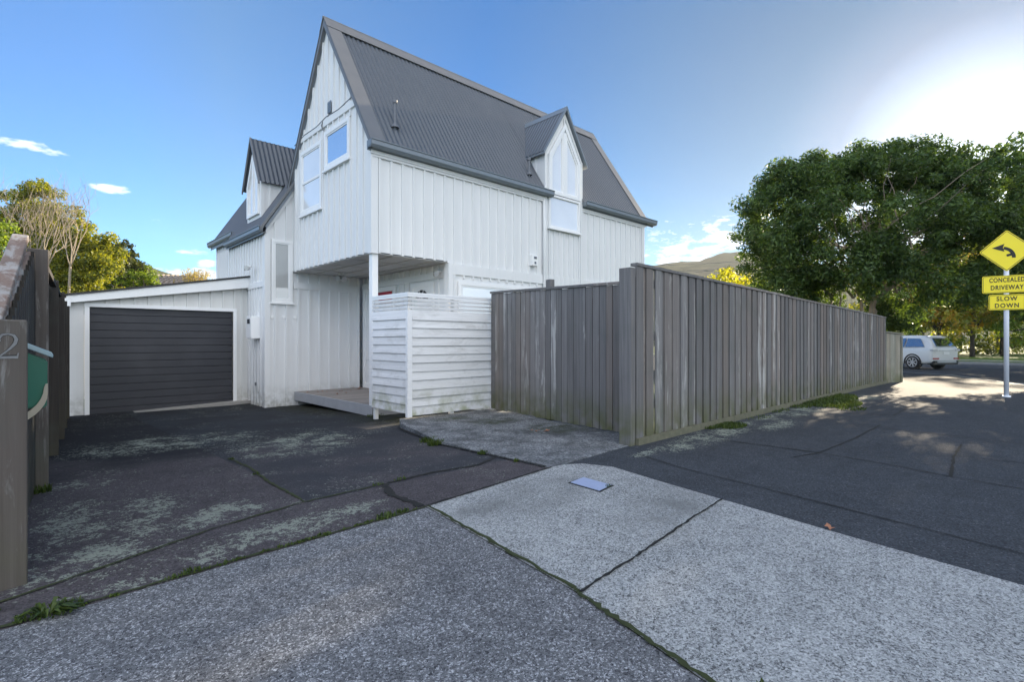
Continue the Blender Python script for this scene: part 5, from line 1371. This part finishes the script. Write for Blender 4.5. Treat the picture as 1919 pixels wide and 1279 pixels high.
bm = B(); bx(bm, -.955, -.6, -.80, .80, .26, .45); bevel(bm, .03, 2); obj('bumper', bm, 'black', car, world=False)
bm = B(); bx(bm, -.985, -.9, -.62, .62, .35, .44); bevel(bm, .02, 2); obj('bumper_trim', bm, 'silver', car, world=False)
bm = B(); bx(bm, -.96, -.92, -.48, .48, .93, .96); obj('tailgate_trim', bm, 'silver', car, world=False)
bm = B(); bx(bm, -.958, -.93, -.18, .18, .74, .86); obj('number_plate', bm, 'trim', car, world=False)
bm = B(); prism(bm, [(-.62, -.48, 1.555), (-.62, .48, 1.555), (-.30, .50, 1.635), (-.30, -.50, 1.635)], (-.0, 0, .02)); obj('spoiler', bm, 'carpaint', car, world=False)
for s_ in (-1, 1):
    for xw in (0, 2.67):
        bm = B(); tube(bm, [(xw, s_ * .66, .35), (xw, s_ * .68, .35), (xw, s_ * .87, .35), (xw, s_ * .90, .35)], [.31, .345, .345, .31], 28); wh = obj('wheel', bm, 'rubber', car, world=False)
        bm = B()
        tube(bm, [(xw, s_ * .895, .35), (xw, s_ * .905, .35)], .06, 12)
        for k in range(7):
            a = 2 * math.pi * k / 7; beam(bm, (xw, s_ * .90, .35), (xw + .22 * math.cos(a), s_ * .905, .35 + .22 * math.sin(a)), .05, .02, (0, 1, 0))
        for k in range(24):
            a = 2 * math.pi * k / 24; b_ = 2 * math.pi * (k + 1) / 24
            beam(bm, (xw + .225 * math.cos(a), s_ * .903, .35 + .225 * math.sin(a)), (xw + .225 * math.cos(b_), s_ * .903, .35 + .225 * math.sin(b_)), .02, .03, (0, 1, 0))
        rm = obj('rim', bm, 'alloy', wh, world=False)
        bm = B(); bm2 = tube(bm, [(xw, s_ * .893, .35), (xw, s_ * .896, .35)], .215, 20); obj('hub_shadow', bm, 'black', wh, world=False)
        bm = B(); # wheel arch
        ar = [(xw + .42 * math.cos(R(k)), .35 + .42 * math.sin(R(k))) for k in range(-10, 191, 10)]; ir = [(xw + .35 * math.cos(R(k)), .35 + .35 * math.sin(R(k))) for k in range(-10, 191, 10)]
        for i in range(len(ar) - 1): prism(bm, [(ar[i][0], s_ * .87, ar[i][1]), (ar[i + 1][0], s_ * .87, ar[i + 1][1]), (ir[i + 1][0], s_ * .87, ir[i + 1][1]), (ir[i][0], s_ * .87, ir[i][1])], (0, s_ * .038, 0))
        obj('wheel_arch', bm, 'black', car, world=False)

# ------------------------------------------------------------------ power line
def wirepole(x, y, lab):
    t = thing('utility_pole', lab, 'pole', (x, y, -.4)); bm = B(); tube(bm, [(x, y, -.6), (x, y, 10.3)], [.14, .10], 12); obj('shaft', bm, 'bark', t)
    bm = B(); beam(bm, (x - .3, y - .9, 9.9), (x + .3, y + .9, 9.9), .09, .1); obj('crossarm', bm, 'bark', t)
A_ = site(9.5, 62); B_ = site(42, 62)
wirepole(*A_, 'wooden utility pole hidden behind the house'); wirepole(*B_, 'wooden utility pole standing behind the big tree')
bm = B()
for (da, zo, zb_) in ((-.8, 9.9, 13.2), (.0, 9.0, 12.0), (.8, 8.8, 11.7)):
    pts = []
    for k in range(25):
        f = k / 24; x = A_[0] + (B_[0] - A_[0]) * f + .2; y = A_[1] + (B_[1] - A_[1]) * f + da * .5; pts.append((x, y, zo + (9.95 + (zb_ - 13.2) * .4 - zo) * f + 1.9 * f - 1.0 * 4 * f * (1 - f) * .35))
    tube(bm, pts, .022, 4)
pw = obj('power_line', bm, 'pipe'); tag(pw, 'overhead wires crossing the sky between the house and the big tree', 'wires')

# ------------------------------------------------------------------ air
hz = obj('haze', box(-700, 700, -700, 700, -1.6, 120), 'ground'); hz['kind'] = 'stuff'
hm = bpy.data.materials.new('air'); hm.use_nodes = True; hn = hm.node_tree.nodes; hn.clear()
ho = hn.new('ShaderNodeOutputMaterial'); hv = hn.new('ShaderNodeVolumePrincipled')
hv.inputs['Color'].default_value = (.9, .93, 1, 1); hv.inputs['Density'].default_value = .0002; hv.inputs['Anisotropy'].default_value = .45
hm.node_tree.links.new(hv.outputs[0], ho.inputs['Volume']); hz.data.materials.clear(); hz.data.materials.append(hm)
